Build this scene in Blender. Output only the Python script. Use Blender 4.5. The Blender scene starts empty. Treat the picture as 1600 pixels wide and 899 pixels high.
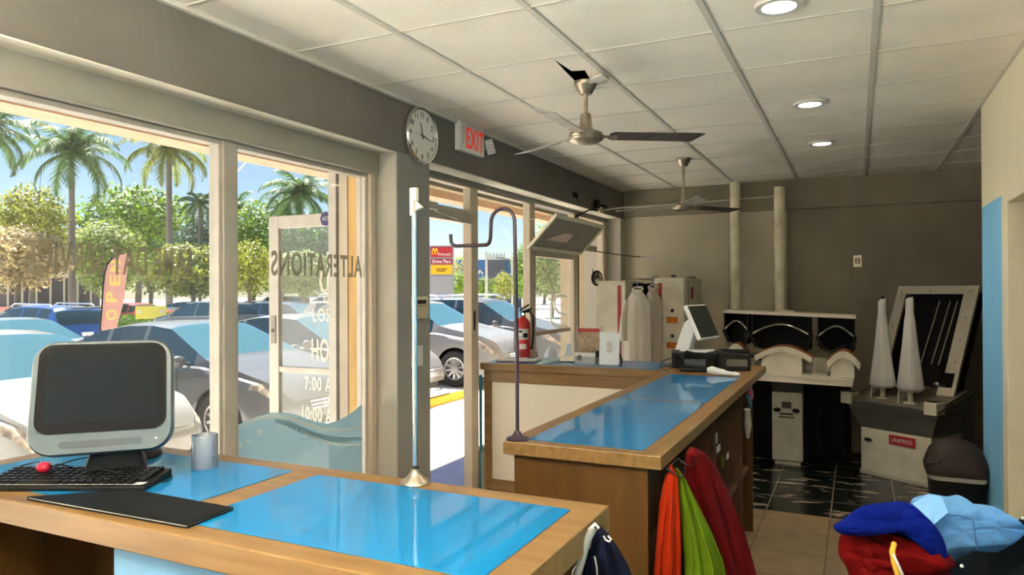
import bpy, bmesh, math, random
from mathutils import Vector, Matrix, noise
from mathutils.geometry import tessellate_polygon
PI = math.pi
sc = bpy.context.scene
C = sc.collection
R_ = random.Random(7)

# ------------------------------------------------------------------ camera, sky, sun, exposure
EYE = Vector((0, 0, 1.6)); FPX = 1118.8; YAW, PITCH, ROLL = 0.44801, 0.003626, -0.004594
_F = Vector((-math.sin(YAW)*math.cos(PITCH), math.cos(YAW)*math.cos(PITCH), math.sin(PITCH)))
_R0 = Vector((math.cos(YAW), math.sin(YAW), 0)); _U0 = _R0.cross(_F)
_R = _R0*math.cos(ROLL)+_U0*math.sin(ROLL); _U = -_R0*math.sin(ROLL)+_U0*math.cos(ROLL)
cam_d = bpy.data.cameras.new('camera'); cam = bpy.data.objects.new('camera', cam_d); C.objects.link(cam)
cam_d.sensor_width = 36; cam_d.lens = 36*FPX/1600; cam_d.clip_start = 0.02; cam_d.clip_end = 600
m = Matrix((_R, _U, -_F)).transposed().to_4x4(); m.translation = EYE; cam.matrix_world = m
sc.camera = cam
sc.view_settings.view_transform = 'Standard'; sc.view_settings.look = 'None'
sc.view_settings.gamma = 1; sc.view_settings.use_curve_mapping = False
sc.view_settings.exposure = 1.28
sc.cycles.use_denoising = True
sc.cycles.max_bounces = 10; sc.cycles.diffuse_bounces = 5; sc.cycles.glossy_bounces = 4
sc.cycles.transparent_max_bounces = 16; sc.cycles.transmission_bounces = 6
sc.cycles.sample_clamp_indirect = 20; sc.cycles.caustics_reflective = False; sc.cycles.caustics_refractive = False

world = bpy.data.worlds.new('world'); sc.world = world; world.use_nodes = True
_nt = world.node_tree; _bg = _nt.nodes['Background']
_sky = _nt.nodes.new('ShaderNodeTexSky'); _sky.sky_type = 'NISHITA'; _sky.sun_disc = False
_sky.sun_elevation = math.radians(62); _sky.sun_rotation = math.radians(230)
_sky.air_density = 1.0; _sky.dust_density = 0.3; _sky.ozone_density = 2.0
_nt.links.new(_sky.outputs[0], _bg.inputs[0]); _bg.inputs[1].default_value = 0.078

def at(px, py, **k):
    """point of the place seen at a photograph pixel, on the plane X=, Y=, Z= or at distance D="""
    d = _R*(px-800)+_U*(449.5-py)+_F*FPX
    (a, v), = k.items()
    if a == 'D': return EYE+d*(v/FPX)
    i = 'XYZ'.index(a)
    return EYE+d*((v-EYE[i])/d[i])

sun_d = bpy.data.lights.new('sun', 'SUN'); sun_d.energy = 9.3; sun_d.angle = math.radians(0.6); sun_d.color = (1, .95, .85)
sun = bpy.data.objects.new('sun', sun_d); C.objects.link(sun)
_sd = Vector((-.42, .25, .87)).normalized()
sun.rotation_euler = _sd.to_track_quat('Z', 'Y').to_euler(); sun.location = (-10, 0, 20)

# ------------------------------------------------------------------ materials
def _n(nt, t, **k):
    n = nt.nodes.new(t)
    for a, v in k.items(): setattr(n, a, v)
    return n
def pm(name, col, rough=.5, metal=0, var=0., scale=6., bump=0., bscale=None, col2=None, stretch=None, coat=0, spec=.5,
       emit=None, estr=0, alpha=1, detail=4, sheen=0, world=False, trans=0):
    mt = bpy.data.materials.new(name); mt.use_nodes = True; nt = mt.node_tree; b = nt.nodes['Principled BSDF']
    b.inputs['Base Color'].default_value = (*col, 1); b.inputs['Roughness'].default_value = rough
    b.inputs['Metallic'].default_value = metal; b.inputs['Specular IOR Level'].default_value = spec
    b.inputs['Coat Weight'].default_value = coat; b.inputs['Alpha'].default_value = alpha
    b.inputs['Sheen Weight'].default_value = sheen; b.inputs['Transmission Weight'].default_value = trans
    if emit: b.inputs['Emission Color'].default_value = (*emit, 1); b.inputs['Emission Strength'].default_value = estr
    vec = None
    if var or col2 or bump:
        if world: g = _n(nt, 'ShaderNodeNewGeometry'); src = g.outputs['Position']
        else: g = _n(nt, 'ShaderNodeTexCoord'); src = g.outputs['Object']
        mp = _n(nt, 'ShaderNodeMapping')
        if stretch: mp.inputs['Scale'].default_value = stretch
        nt.links.new(src, mp.inputs[0]); vec = mp.outputs[0]
    if var or col2:
        nz = _n(nt, 'ShaderNodeTexNoise'); nz.inputs['Scale'].default_value = scale; nz.inputs['Detail'].default_value = detail
        nt.links.new(vec, nz.inputs['Vector'])
        rp = _n(nt, 'ShaderNodeValToRGB'); e = rp.color_ramp.elements
        e[0].position = .32; e[1].position = .68
        c2 = col2 or tuple(min(1, c*(1+var)) for c in col)
        c1 = col if col2 else tuple(c*(1-var) for c in col)
        e[0].color = (*c1, 1); e[1].color = (*c2, 1)
        nt.links.new(nz.outputs['Fac'], rp.inputs[0]); nt.links.new(rp.outputs[0], b.inputs['Base Color'])
    if bump:
        n2 = _n(nt, 'ShaderNodeTexNoise'); n2.inputs['Scale'].default_value = bscale or scale*3; n2.inputs['Detail'].default_value = 5
        nt.links.new(vec, n2.inputs['Vector'])
        bp = _n(nt, 'ShaderNodeBump'); bp.inputs['Strength'].default_value = bump; bp.inputs['Distance'].default_value = .01
        nt.links.new(n2.outputs['Fac'], bp.inputs['Height']); nt.links.new(bp.outputs[0], b.inputs['Normal'])
    return mt
def thin(name, col, fac, rough=.05, gloss=.06):
    """thin sheet: part see-through, part diffuse film, faint gloss"""
    mt = bpy.data.materials.new(name); mt.use_nodes = True; nt = mt.node_tree; nt.nodes.clear()
    out = _n(nt, 'ShaderNodeOutputMaterial'); tr = _n(nt, 'ShaderNodeBsdfTransparent'); gl = _n(nt, 'ShaderNodeBsdfGlossy')
    df = _n(nt, 'ShaderNodeBsdfDiffuse'); tl = _n(nt, 'ShaderNodeBsdfTranslucent')
    df.inputs[0].default_value = (*col, 1); tl.inputs[0].default_value = (*col, 1); gl.inputs['Roughness'].default_value = rough
    a = _n(nt, 'ShaderNodeMixShader'); a.inputs[0].default_value = .5; nt.links.new(df.outputs[0], a.inputs[1]); nt.links.new(tl.outputs[0], a.inputs[2])
    b = _n(nt, 'ShaderNodeMixShader'); b.inputs[0].default_value = fac; nt.links.new(tr.outputs[0], b.inputs[1]); nt.links.new(a.outputs[0], b.inputs[2])
    c = _n(nt, 'ShaderNodeMixShader'); c.inputs[0].default_value = gloss; nt.links.new(b.outputs[0], c.inputs[1]); nt.links.new(gl.outputs[0], c.inputs[2])
    tr.inputs[0].default_value = (.97, .985, .98, 1)
    nt.links.new(c.outputs[0], out.inputs[0])
    return mt
def emis(name, col, s):
    mt = bpy.data.materials.new(name); mt.use_nodes = True; nt = mt.node_tree; nt.nodes.clear()
    out = _n(nt, 'ShaderNodeOutputMaterial'); e = _n(nt, 'ShaderNodeEmission'); e.inputs[0].default_value = (*col, 1); e.inputs[1].default_value = s
    nt.links.new(e.outputs[0], out.inputs[0]); return mt

# ------------------------------------------------------------------ geometry helpers
class MB:
    def __init__(s): s.v = []; s.f = []; s.m = []
    def add(s, vs, fs, mi=0, M=None):
        b = len(s.v)
        s.v += [tuple(M @ Vector(v)) if M else tuple(v) for v in vs]
        s.f += [tuple(b+i for i in f) for f in fs]; s.m += [mi]*len(fs); return s
    def box(s, lo, hi, mi=0, M=None):
        x0, y0, z0 = lo; x1, y1, z1 = hi
        return s.add([(x0,y0,z0),(x1,y0,z0),(x1,y1,z0),(x0,y1,z0),(x0,y0,z1),(x1,y0,z1),(x1,y1,z1),(x0,y1,z1)],
                     [(0,3,2,1),(4,5,6,7),(0,1,5,4),(1,2,6,5),(2,3,7,6),(3,0,4,7)], mi, M)
    def tube(s, pts, r, seg=10, mi=0, M=None, caps=True):
        pts = [Vector(p) for p in pts]; n = len(pts); rs = r if isinstance(r, (list, tuple)) else [r]*n
        t = [(pts[min(i+1, n-1)]-pts[max(i-1, 0)]).normalized() for i in range(n)]
        a = Vector((0, 0, 1)) if abs(t[0].z) < .9 else Vector((1, 0, 0)); u = t[0].cross(a).normalized()
        vs, fs = [], []
        for i in range(n):
            if i: u = (u-t[i]*u.dot(t[i])).normalized()
            w = t[i].cross(u)
            for k in range(seg):
                an = 2*PI*k/seg; vs.append(pts[i]+(u*math.cos(an)+w*math.sin(an))*rs[i])
        for i in range(n-1):
            for k in range(seg):
                k2 = (k+1) % seg; fs.append((i*seg+k, i*seg+k2, (i+1)*seg+k2, (i+1)*seg+k))
        if caps: fs.append(tuple(range(seg))[::-1]); fs.append(tuple((n-1)*seg+k for k in range(seg)))
        return s.add(vs, fs, mi, M)
    def lathe(s, prof, c=(0, 0, 0), seg=24, mi=0, M=None, axis='Z', caps=True):
        vs, fs = [], []; n = len(prof)
        for r, h in prof:
            for k in range(seg):
                a = 2*PI*k/seg; x, y = r*math.cos(a), r*math.sin(a)
                p = {'Z': (x, y, h), 'X': (h, x, y), 'Y': (y, h, x)}[axis]
                vs.append((p[0]+c[0], p[1]+c[1], p[2]+c[2]))
        for i in range(n-1):
            for k in range(seg):
                k2 = (k+1) % seg; fs.append((i*seg+k, i*seg+k2, (i+1)*seg+k2, (i+1)*seg+k))
        if caps and prof[0][0] > 1e-6: fs.append(tuple(range(seg))[::-1])
        if caps and prof[-1][0] > 1e-6 and not (n == 2 and prof[0][0] <= 1e-6): fs.append(tuple((n-1)*seg+k for k in range(seg)))
        return s.add(vs, fs, mi, M)
    def prism(s, poly, d, mi=0, M=None):
        """polygon of 3-D points pushed by vector d"""
        n = len(poly); d = Vector(d); vs = [Vector(p) for p in poly]; vs = vs+[v+d for v in vs]
        fs = [tuple(range(n))[::-1], tuple(range(n, 2*n))]+[(i, (i+1) % n, (i+1) % n+n, i+n) for i in range(n)]
        return s.add(vs, fs, mi, M)
    def grid(s, fn, nu, nv, mi=0, M=None, closeu=False):
        vs = [fn(i/(nu if closeu else nu-1), j/(nv-1)) for j in range(nv) for i in range(nu)]; fs = []
        for j in range(nv-1):
            for i in range(nu if closeu else nu-1):
                i2 = (i+1) % nu; fs.append((j*nu+i, j*nu+i2, (j+1)*nu+i2, (j+1)*nu+i))
        return s.add(vs, fs, mi, M)
    def ell(s, c, r, seg=16, rings=10, mi=0, M=None):
        c = Vector(c)
        if not hasattr(r, '__len__'): r = (r, r, r)
        vs = [(c.x, c.y, c.z-r[2])]; fs = []
        for j in range(1, rings):
            ph = -PI/2+PI*j/rings
            for k in range(seg):
                a = 2*PI*k/seg; vs.append((c.x+r[0]*math.cos(ph)*math.cos(a), c.y+r[1]*math.cos(ph)*math.sin(a), c.z+r[2]*math.sin(ph)))
        vs.append((c.x, c.y, c.z+r[2])); t = len(vs)-1
        for k in range(seg):
            k2 = (k+1) % seg; fs.append((0, 1+k2, 1+k)); fs.append((t, t-seg+k, t-seg+k2))
            for j in range(rings-2): fs.append((1+j*seg+k, 1+j*seg+k2, 1+(j+1)*seg+k2, 1+(j+1)*seg+k))
        return s.add(vs, fs, mi, M)
    def build(s, name, mats, parent=None, world=False, smooth=None, bevel=0, fix=True, solid=0):
        me = bpy.data.meshes.new(name)
        vs = s.v
        if world and parent is not None:
            l = parent_loc(parent); vs = [(v[0]-l[0], v[1]-l[1], v[2]-l[2]) for v in vs]
        me.from_pydata(vs, [], s.f)
        if not isinstance(mats, (list, tuple)): mats = [mats]
        for mt in mats: me.materials.append(mt)
        if len(mats) > 1: me.polygons.foreach_set('material_index', s.m)
        if fix:
            bm = bmesh.new(); bm.from_mesh(me); bmesh.ops.recalc_face_normals(bm, faces=bm.faces); bm.to_mesh(me); bm.free()
        if smooth:
            me.polygons.foreach_set('use_smooth', [True]*len(me.polygons)); me.set_sharp_from_angle(angle=math.radians(smooth))
        me.update()
        o = bpy.data.objects.new(name, me); C.objects.link(o)
        if parent is not None: o.parent = parent
        if bevel:
            md = o.modifiers.new('bevel', 'BEVEL'); md.width = bevel; md.segments = 2; md.limit_method = 'ANGLE'; md.angle_limit = math.radians(40)
        if solid:
            md = o.modifiers.new('solid', 'SOLIDIFY'); md.thickness = solid
        return o
def parent_loc(p):
    l = Vector(p.location)
    while p.parent is not None: p = p.parent; l = l+Vector(p.location)
    return l
def tag(o, label=None, cat=None, group=None, kind=None):
    if label: o['label'] = label
    if cat: o['category'] = cat
    if group: o['group'] = group
    if kind: o['kind'] = kind
    return o
def thing(name, label, cat, loc=(0, 0, 0), rz=0, group=None):
    o = bpy.data.objects.new(name, None); C.objects.link(o); o.location = loc; o.rotation_euler = (0, 0, rz); o.empty_display_size = .1
    return tag(o, label, cat, group)
def struct(name, mb, mat, label=None, **k):
    o = mb.build(name, mat, **k); return tag(o, label, None, None, 'structure')
def dup(o, parent=None):
    c = o.copy(); C.objects.link(c); c.parent = parent
    for ch in list(o.children): dup(ch, c)
    return c
def box(lo, hi): return MB().box(lo, hi)
def text(name, body, org, right, up, w, h, mat, parent=None, depth=.001, mirror=False, world=True, bold=0):
    """flat lettering fitted into w x h at org (lower left), reading along right"""
    cu = bpy.data.curves.new('lettering', 'FONT'); cu.body = body; cu.size = 1; cu.space_character = 1.12 if bold else 1.0; cu.extrude = 0.0; cu.offset = bold; cu.resolution_u = 4
    t = bpy.data.objects.new('t', cu); C.objects.link(t)
    dg = bpy.context.evaluated_depsgraph_get(); me = bpy.data.meshes.new_from_object(t.evaluated_get(dg))
    bpy.data.objects.remove(t); bpy.data.curves.remove(cu)
    xs = [v.co.x for v in me.vertices]; ys = [v.co.y for v in me.vertices]
    x0, x1, y0, y1 = min(xs), max(xs), min(ys), max(ys)
    right = Vector(right).normalized(); up = Vector(up).normalized(); nrm = right.cross(up)
    l = parent_loc(parent) if (parent is not None and world) else Vector((0, 0, 0)); org = Vector(org)-l
    V = []
    for v in me.vertices:
        a = (v.co.x-x0)/(x1-x0); b = (v.co.y-y0)/(y1-y0)
        if mirror: a = 1-a
        V.append(org+right*(a*w)+up*(b*h))
    mb = MB(); n = len(V)
    fs = [tuple(p.vertices) for p in me.polygons]
    bpy.data.meshes.remove(me)
    # front face, back face and walls
    from collections import Counter
    ec = Counter()
    for f in fs:
        for i in range(len(f)): ec[tuple(sorted((f[i], f[(i+1) % len(f)])))] += 1
    mb.v = [tuple(v+nrm*depth) for v in V]+[tuple(v) for v in V]
    mb.f = fs+[tuple(i+n for i in f[::-1]) for f in fs]+[(a, b, b+n, a+n) for (a, b), k in ec.items() if k == 1]
    mb.m = [0]*len(mb.f)
    return mb.build(name, mat, parent)
def lerp(a, b, t): return a+(b-a)*t
def interp(tab, x):
    if x <= tab[0][0]: return tab[0][1]
    for (a, p), (b, q) in zip(tab, tab[1:]):
        if x <= b: return p+(q-p)*(x-a)/(b-a)
    return tab[-1][1]
def arc(c, r, a0, a1, n, ax=(1, 0, 0), ay=(0, 0, 1)):
    c = Vector(c); ax = Vector(ax); ay = Vector(ay)
    return [c+ax*(r*math.cos(lerp(a0, a1, i/(n-1))))+ay*(r*math.sin(lerp(a0, a1, i/(n-1)))) for i in range(n)]

M = {}
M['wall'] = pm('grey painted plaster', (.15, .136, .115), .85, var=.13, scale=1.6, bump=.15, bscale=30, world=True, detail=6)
M['pier'] = pm('window-lit grey paint', (.43, .395, .335), .8, var=.08, scale=2.5, bump=.1, bscale=40, world=True)  # window light on the pier reveal is put into this paler tone
M['backwall'] = pm('dark greige plaster', (.25, .215, .155), .85, var=.16, scale=1.8, bump=.2, bscale=25, world=True, detail=6)
M['frame'] = pm('dull aluminium frame', (.50, .46, .40), .45, .35, var=.08, scale=8)
M['header'] = pm('painted header board', (.27, .255, .215), .7, var=.07, scale=4)
M['cream'] = pm('cream painted frame', (.56, .47, .36), .6, var=.06, scale=5)
M['bronze'] = pm('dark frame edge', (.13, .10, .08), .5, .3)
M['stucco'] = pm('peach stucco', (.50, .35, .24), .9, var=.08, scale=9, bump=.3, bscale=60)
M['tan'] = pm('tan stucco', (.46, .36, .22), .9, var=.07, scale=6, bump=.3, bscale=60)
M['glass'] = thin('window glass', (.8, .85, .85), .02, gloss=.05)
M['glass2'] = thin('hazy window glass', (.85, .85, .8), .08, gloss=.05)
M['film'] = thin('frosted aqua film', (.42, .60, .68), .82, gloss=.03)
M['filmdark'] = thin('darker aqua print', (.40, .58, .64), .8, gloss=.03)
M['filmlight'] = thin('pale scroll print', (.90, .95, .93), .85, gloss=.03)
M['vinyl'] = thin('back of vinyl letters', (.25, .22, .15), .63, gloss=.02)
M['vinylw'] = thin('white vinyl', (.95, .93, .86), .9, gloss=.02)
M['black'] = pm('black plastic', (.007, .007, .008), .4, spec=.2)
M['blackm'] = pm('matt black', (.006, .006, .006), .8, spec=.2)
M['white'] = pm('white plastic', (.62, .62, .60), .35)
M['chrome'] = pm('chrome', (.75, .75, .76), .12, 1)
M['nickel'] = pm('aged brushed nickel', (.42, .37, .29), .35, .85, var=.25, scale=20)
M['plum'] = pm('dark plum enamel', (.035, .018, .03), .3)
M['red'] = pm('red enamel', (.42, .01, .01), .35)
M['enamel'] = pm('ivory machine enamel', (.50, .46, .37), .45, var=.12, scale=5, detail=6)
M['enamelw'] = pm('worn white enamel', (.64, .59, .46), .4, var=.10, scale=7)
M['gunmetal'] = pm('dark grey machine paint', (.09, .088, .07), .5, var=.2, scale=8)
M['maroon'] = pm('maroon stripe', (.33, .012, .015), .4)
M['beigeplastic'] = pm('aged beige plastic', (.55, .47, .32), .5)
M['ceil'] = pm('mineral fibre tile', (.84, .80, .71), .95, var=.07, scale=1.7, bump=.35, bscale=160, world=True)
M['tbar'] = pm('ceiling t-bar', (.60, .58, .52), .5)
M['plenum'] = pm('dark plenum', (.01, .01, .01), .9)
M['cloth_w'] = pm('white cotton', (.62, .60, .56), .9, bump=.4, bscale=40, sheen=.2)

M['soffit'] = pm('cream soffit paint', (.66, .63, .52), .8, var=.06, scale=4, world=True)  # bounce light under the beam is put into this lighter cream
def wood(name, c1, c2, rough=.42, stretch=(1, 14, 14), scale=2.2):
    mt = pm(name, c1, rough, col2=c2, scale=scale, stretch=stretch, bump=.06, bscale=12, world=True, detail=8)
    return mt
M['woodx'] = wood('maple edge along x', (.175, .095, .030), (.25, .145, .052), .36, (1.2, 16, 16))
M['woody'] = wood('maple edge along y', (.17, .092, .028), (.24, .14, .05), .36, (16, 1.2, 16))
M['woodz'] = wood('maple panel upright grain', (.062, .026, .004), (.095, .042, .008), .4, (9, 9, .7), 2.5)
M['wooddark'] = pm('dark shelf wood', (.10, .045, .018), .55, var=.2, scale=3, stretch=(6, 6, .8), world=True)
M['blue'] = pm('glossy blue laminate', (.0015, .17, .42), .4, var=.04, scale=2, coat=.7, spec=.1)
M['blue'].node_tree.nodes['Principled BSDF'].inputs['Coat Roughness'].default_value = .035
M['blue'].node_tree.nodes['Principled BSDF'].inputs['Coat IOR'].default_value = 1.5
M['bluewall'] = pm('sky blue wall paint', (.16, .37, .62), .6, var=.06, scale=3, stretch=(1, 1, .3), world=True)
M['offwall'] = pm('cream wall paint', (.66, .62, .48), .8, var=.04, scale=2, world=True)
M['trimw'] = pm('ivory door casing', (.85, .80, .62), .5, var=.05, scale=4)
M['panelw'] = pm('white counter panel', (.84, .78, .66), .5, var=.03, scale=2)

# ================================================================== ROOM SHELL
XF, XG, YB, H = -2.332, -2.512, 7.8, 2.7      # face of window wall, glass plane, back wall, ceiling
# floor: beige ceramic tiles, worn dark painted tiles beyond the counters
def floor_mat():
    mt = bpy.data.materials.new('floor tiles'); mt.use_nodes = True; nt = mt.node_tree; b = nt.nodes['Principled BSDF']; L = nt.links.new
    g = _n(nt, 'ShaderNodeNewGeometry'); mp = _n(nt, 'ShaderNodeMapping'); mp.inputs['Location'].default_value = (.597, -5.47, 0)
    L(g.outputs['Position'], mp.inputs[0])
    br = _n(nt, 'ShaderNodeTexBrick'); br.offset = 0; br.squash = 1
    br.inputs['Scale'].default_value = 1; br.inputs['Mortar Size'].default_value = .005; br.inputs['Mortar Smooth'].default_value = .1
    br.inputs['Brick Width'].default_value = .425; br.inputs['Row Height'].default_value = .405
    br.inputs['Color1'].default_value = (.31, .22, .115, 1); br.inputs['Color2'].default_value = (.26, .19, .11, 1); br.inputs['Mortar'].default_value = (.14, .10, .06, 1)
    L(mp.outputs[0], br.inputs['Vector'])
    nz = _n(nt, 'ShaderNodeTexNoise'); nz.inputs['Scale'].default_value = 9; nz.inputs['Detail'].default_value = 6; L(g.outputs['Position'], nz.inputs['Vector'])
    mx = _n(nt, 'ShaderNodeMix', data_type='RGBA', blend_type='MULTIPLY'); mx.inputs[0].default_value = .6
    L(br.outputs['Color'], mx.inputs['A'])
    r0 = _n(nt, 'ShaderNodeValToRGB'); r0.color_ramp.elements[0].color = (.6, .55, .5, 1); r0.color_ramp.elements[1].color = (1, 1, 1, 1); r0.color_ramp.elements[0].position = .3; r0.color_ramp.elements[1].position = .6
    L(nz.outputs['Fac'], r0.inputs[0]); L(r0.outputs[0], mx.inputs['B'])
    # worn paint
    m2 = _n(nt, 'ShaderNodeMapping'); m2.inputs['Scale'].default_value = (2.6, 7.5, 1); L(g.outputs['Position'], m2.inputs[0])
    n2 = _n(nt, 'ShaderNodeTexNoise'); n2.inputs['Scale'].default_value = 1.3; n2.inputs['Detail'].default_value = 7; n2.inputs['Roughness'].default_value = .65; L(m2.outputs[0], n2.inputs['Vector'])
    r2 = _n(nt, 'ShaderNodeValToRGB'); r2.color_ramp.interpolation = 'LINEAR'
    e = r2.color_ramp.elements; e[0].position = .575; e[0].color = (.012, .016, .013, 1); e[1].position = .59; e[1].color = (.40, .31, .22, 1)
    L(n2.outputs['Fac'], r2.inputs[0])
    b2 = _n(nt, 'ShaderNodeMix', data_type='RGBA'); L(br.outputs['Fac'], b2.inputs[0]); L(r2.outputs[0], b2.inputs['A']); b2.inputs['B'].default_value = (.26, .22, .16, 1)
    sx = _n(nt, 'ShaderNodeSeparateXYZ'); L(g.outputs['Position'], sx.inputs[0])
    gt = _n(nt, 'ShaderNodeMath', operation='GREATER_THAN'); gt.inputs[1].default_value = 5.47; L(sx.outputs['Y'], gt.inputs[0])
    fm = _n(nt, 'ShaderNodeMix', data_type='RGBA'); L(gt.outputs[0], fm.inputs[0]); L(mx.outputs['Result'], fm.inputs['A']); L(b2.outputs['Result'], fm.inputs['B'])
    L(fm.outputs['Result'], b.inputs['Base Color'])
    rr = _n(nt, 'ShaderNodeMapRange'); L(gt.outputs[0], rr.inputs[0]); rr.inputs[3].default_value = .5; rr.inputs[4].default_value = .22; L(rr.outputs[0], b.inputs['Roughness'])
    return mt
struct('floor', box((-2.76, -3.2, -.12), (3.2, 8.0, 0)), floor_mat())

# ceiling of lay-in tiles with a torn hole round the near fan's canopy
XS = [-2.36]+[-1.752+.61*i for i in range(8)]+[3.2]; YS = [2.53+.597*k for k in range(-10, 9)]+[7.82]
hole = [at(p, q, Z=H) for p, q in ((866, 93), (893, 111), (914, 110), (921, 122), (939, 117), (950, 123), (931, 131), (920, 140), (905, 136), (900, 128), (884, 112))]
mb = MB()
for i in range(len(XS)-1):
    for j in range(len(YS)-1):
        a, b, c, d = XS[i], XS[i+1], YS[j], YS[j+1]
        q = [Vector((a, c, H)), Vector((b, c, H)), Vector((b, d, H)), Vector((a, d, H))]
        hc = sum(hole, Vector())/len(hole)
        if a < hc.x < b and c < hc.y < d:
            clip = [Vector((min(max(p.x, a+.01), b-.01), min(max(p.y, c+.01), d-.01), H)) for p in hole]
            allv = q+clip; mb.add(allv, [t for t in tessellate_polygon([q, clip])])
        else: mb.add(q, [(0, 1, 2, 3)])
struct('ceiling', mb, M['ceil'], fix=False)
struct('ceiling_void', MB().box((-2.6, -3.2, 3.05), (3.2, 8, 3.15)).box((-2.6, -3.2, 2.7), (-2.4, 8, 3.05)).box((3.15, -3.2, 2.7), (3.2, 8, 3.05)).box((-2.6, 7.9, 2.7), (3.2, 8, 3.05)).box((-2.6, -3.2, 2.7), (3.2, -3.1, 3.05)), M['plenum'])
mb = MB()
for x in XS[1:-1]: mb.box((x-.013, -3.1, H-.007), (x+.013, 7.8, H-.001))
for y in YS[:-1]:
    mb.box((XS[0]+.03, y-.006, H-.0045), (3.2, y+.006, H-.001))
mb.box((-2.332, -3.1, H-.02), (-2.31, 7.8, H-.001))
struct('trim_1', mb, M['tbar'])
# bent flap of the broken tile beside the fan
fp = [at(918, 136, Z=2.69), at(922, 124, Z=2.66), at(940, 117, Z=2.64), at(951, 124, Z=2.69), at(934, 131, Z=2.70)]
o = MB().prism(fp, (0, 0, .006)).build('broken_tile_flap', M['ceil']); tag(o, 'bent torn piece of ceiling tile at the canopy of the nearer fan', 'ceiling tile')

# window wall: beam, header boards, piers
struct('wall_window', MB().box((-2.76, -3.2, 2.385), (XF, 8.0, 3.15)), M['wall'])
struct('wall_window_pier', MB().box((-2.76, 3.36, -.1), (XF-.006, 3.70, 2.385)), M['pier'])
struct('wall_window_pier_face', MB().box((XF-.006, 3.362, -.1), (XF, 3.70, 2.385)), pm('shaded grey face', (.255, .25, .23), .8, var=.06, scale=2.5, world=True))  # same paint as the reveal, with the face's shade put into a darker tone
struct('wall_window_end_pier', MB().box((-2.76, 7.62, -.1), (XF+.0, 7.8, 2.385)), M['pier'], bevel=.004)
struct('wall_window_base', MB().box((-2.76, -3.2, -.1), (-2.44, 3.36, .42)), M['pier'])
struct('wall_window_base_far', MB().box((-2.56, 4.62, -.1), (-2.46, 7.62, .42)), M['pier'])
struct('trim_2', MB().box((XG-.05, -3.1, 2.262), (XG+.065, 3.345, 2.387)), M['header'], bevel=.005)
struct('trim_3', MB().box((XG-.05, 3.70, 2.345), (XG+.03, 7.62, 2.387)), M['header'], bevel=.003)

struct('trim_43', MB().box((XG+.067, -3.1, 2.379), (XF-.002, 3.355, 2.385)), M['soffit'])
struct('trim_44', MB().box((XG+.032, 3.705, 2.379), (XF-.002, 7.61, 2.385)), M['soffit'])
def pane(y0, y1, z0, z1, n, mt='glass', frame=None, w=.03, parts=True):
    f = M[frame or 'frame']; g = MB()
    g.box((XG-.04, y0, z0), (XG+.02, y0+w, z1)).box((XG-.04, y1-w, z0), (XG+.02, y1, z1)).box((XG-.04, y0+w, z0), (XG+.02, y1-w, z0+w)).box((XG-.04, y0+w, z1-w), (XG+.02, y1-w, z1))
    o = struct('window_%d' % n, g, f, bevel=.003)
    b = box((XG-.012, y0+w, z0+w), (XG-.006, y1-w, z1-w)).build('window_pane', M[mt], o)
    return o
pane(-3.1, -.6, .42, 2.262, 1); pane(-.53, .86, .42, 2.262, 2)
pane(.93, 2.272, .42, 2.262, 3, w=.022); pane(2.335, 3.30, .42, 2.262, 4, w=.022)
for i, (a, b) in enumerate(((-.6, -.53), (.86, .93), (2.268, 2.338))):
    struct('trim_%d' % (4+i), MB().box((XG-.06, a, .42), (XG+.03, b, 2.262)), M['frame'], bevel=.004)
struct('trim_7', MB().box((XG-.06, 3.30, .42), (XG+.045, 3.345, 2.30)), M['cream'], bevel=.003)
# worn timber and white strips on the outer return of the pier
struct('trim_8', MB().box((-2.655, 3.335, 0), (-2.59, 3.36, 2.7)), pm('weathered yellow timber', (.62, .38, .12), .7, var=.2, scale=6, stretch=(1, 1, .12), world=True))
struct('trim_9', MB().box((-2.72, 3.33, 0), (-2.66, 3.36, 2.7)), M['cream'])
struct('trim_10', MB().box((-2.79, 3.32, 0), (-2.735, 3.36, 2.7)), M['frame'])
# mullions of the door bay
def mull(n, y0, y1, dark_edge=False, z0=0):
    struct('trim_%d' % n, MB().box((XG-.05, y0, z0), (XG+.02, y1, 2.345)), M['cream'], bevel=.004)
    if dark_edge: struct('trim_%d' % (n+20), MB().box((XG-.05, y1, z0), (XG+.02, y1+.03, 2.345)), M['bronze'])
mull(11, 4.515, 4.605); mull(12, 5.55, 5.65); mull(13, 6.60, 6.70, True)
struct('trim_15', MB().box((XG-.05, 3.70, 2.075), (XG+.03, 4.515, 2.16)), M['frame'], bevel=.004)      # transom bar over the doorway
struct('trim_16', MB().box((XG-.05, 5.66, 1.905), (XG+.03, 6.60, 1.95)), M['cream'], bevel=.003)
struct('trim_17', MB().box((XG-.05, 7.50, 0), (XG+.03, 7.62, 2.345)), M['cream'], bevel=.003)
pane(3.70, 4.515, 2.16, 2.345, 5, frame='cream', w=.012); pane(4.605, 5.55, .42, 2.345, 6, frame='cream', w=.012)
o = pane(5.65, 6.60, .42, 1.905, 7, frame='cream', w=.012, mt='glass2'); pane(6.73, 7.50, .42, 2.345, 8, frame='cream', w=.012)
box((XG-.02, 5.67, 1.20), (XG+.005, 6.52, 1.235)).build('glazing_bar', M['cream'], o)
struct('trim_18', MB().box((XG-.08, 3.70, -.02), (XG+.03, 4.515, .015)), M['frame'])                   # threshold

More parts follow.
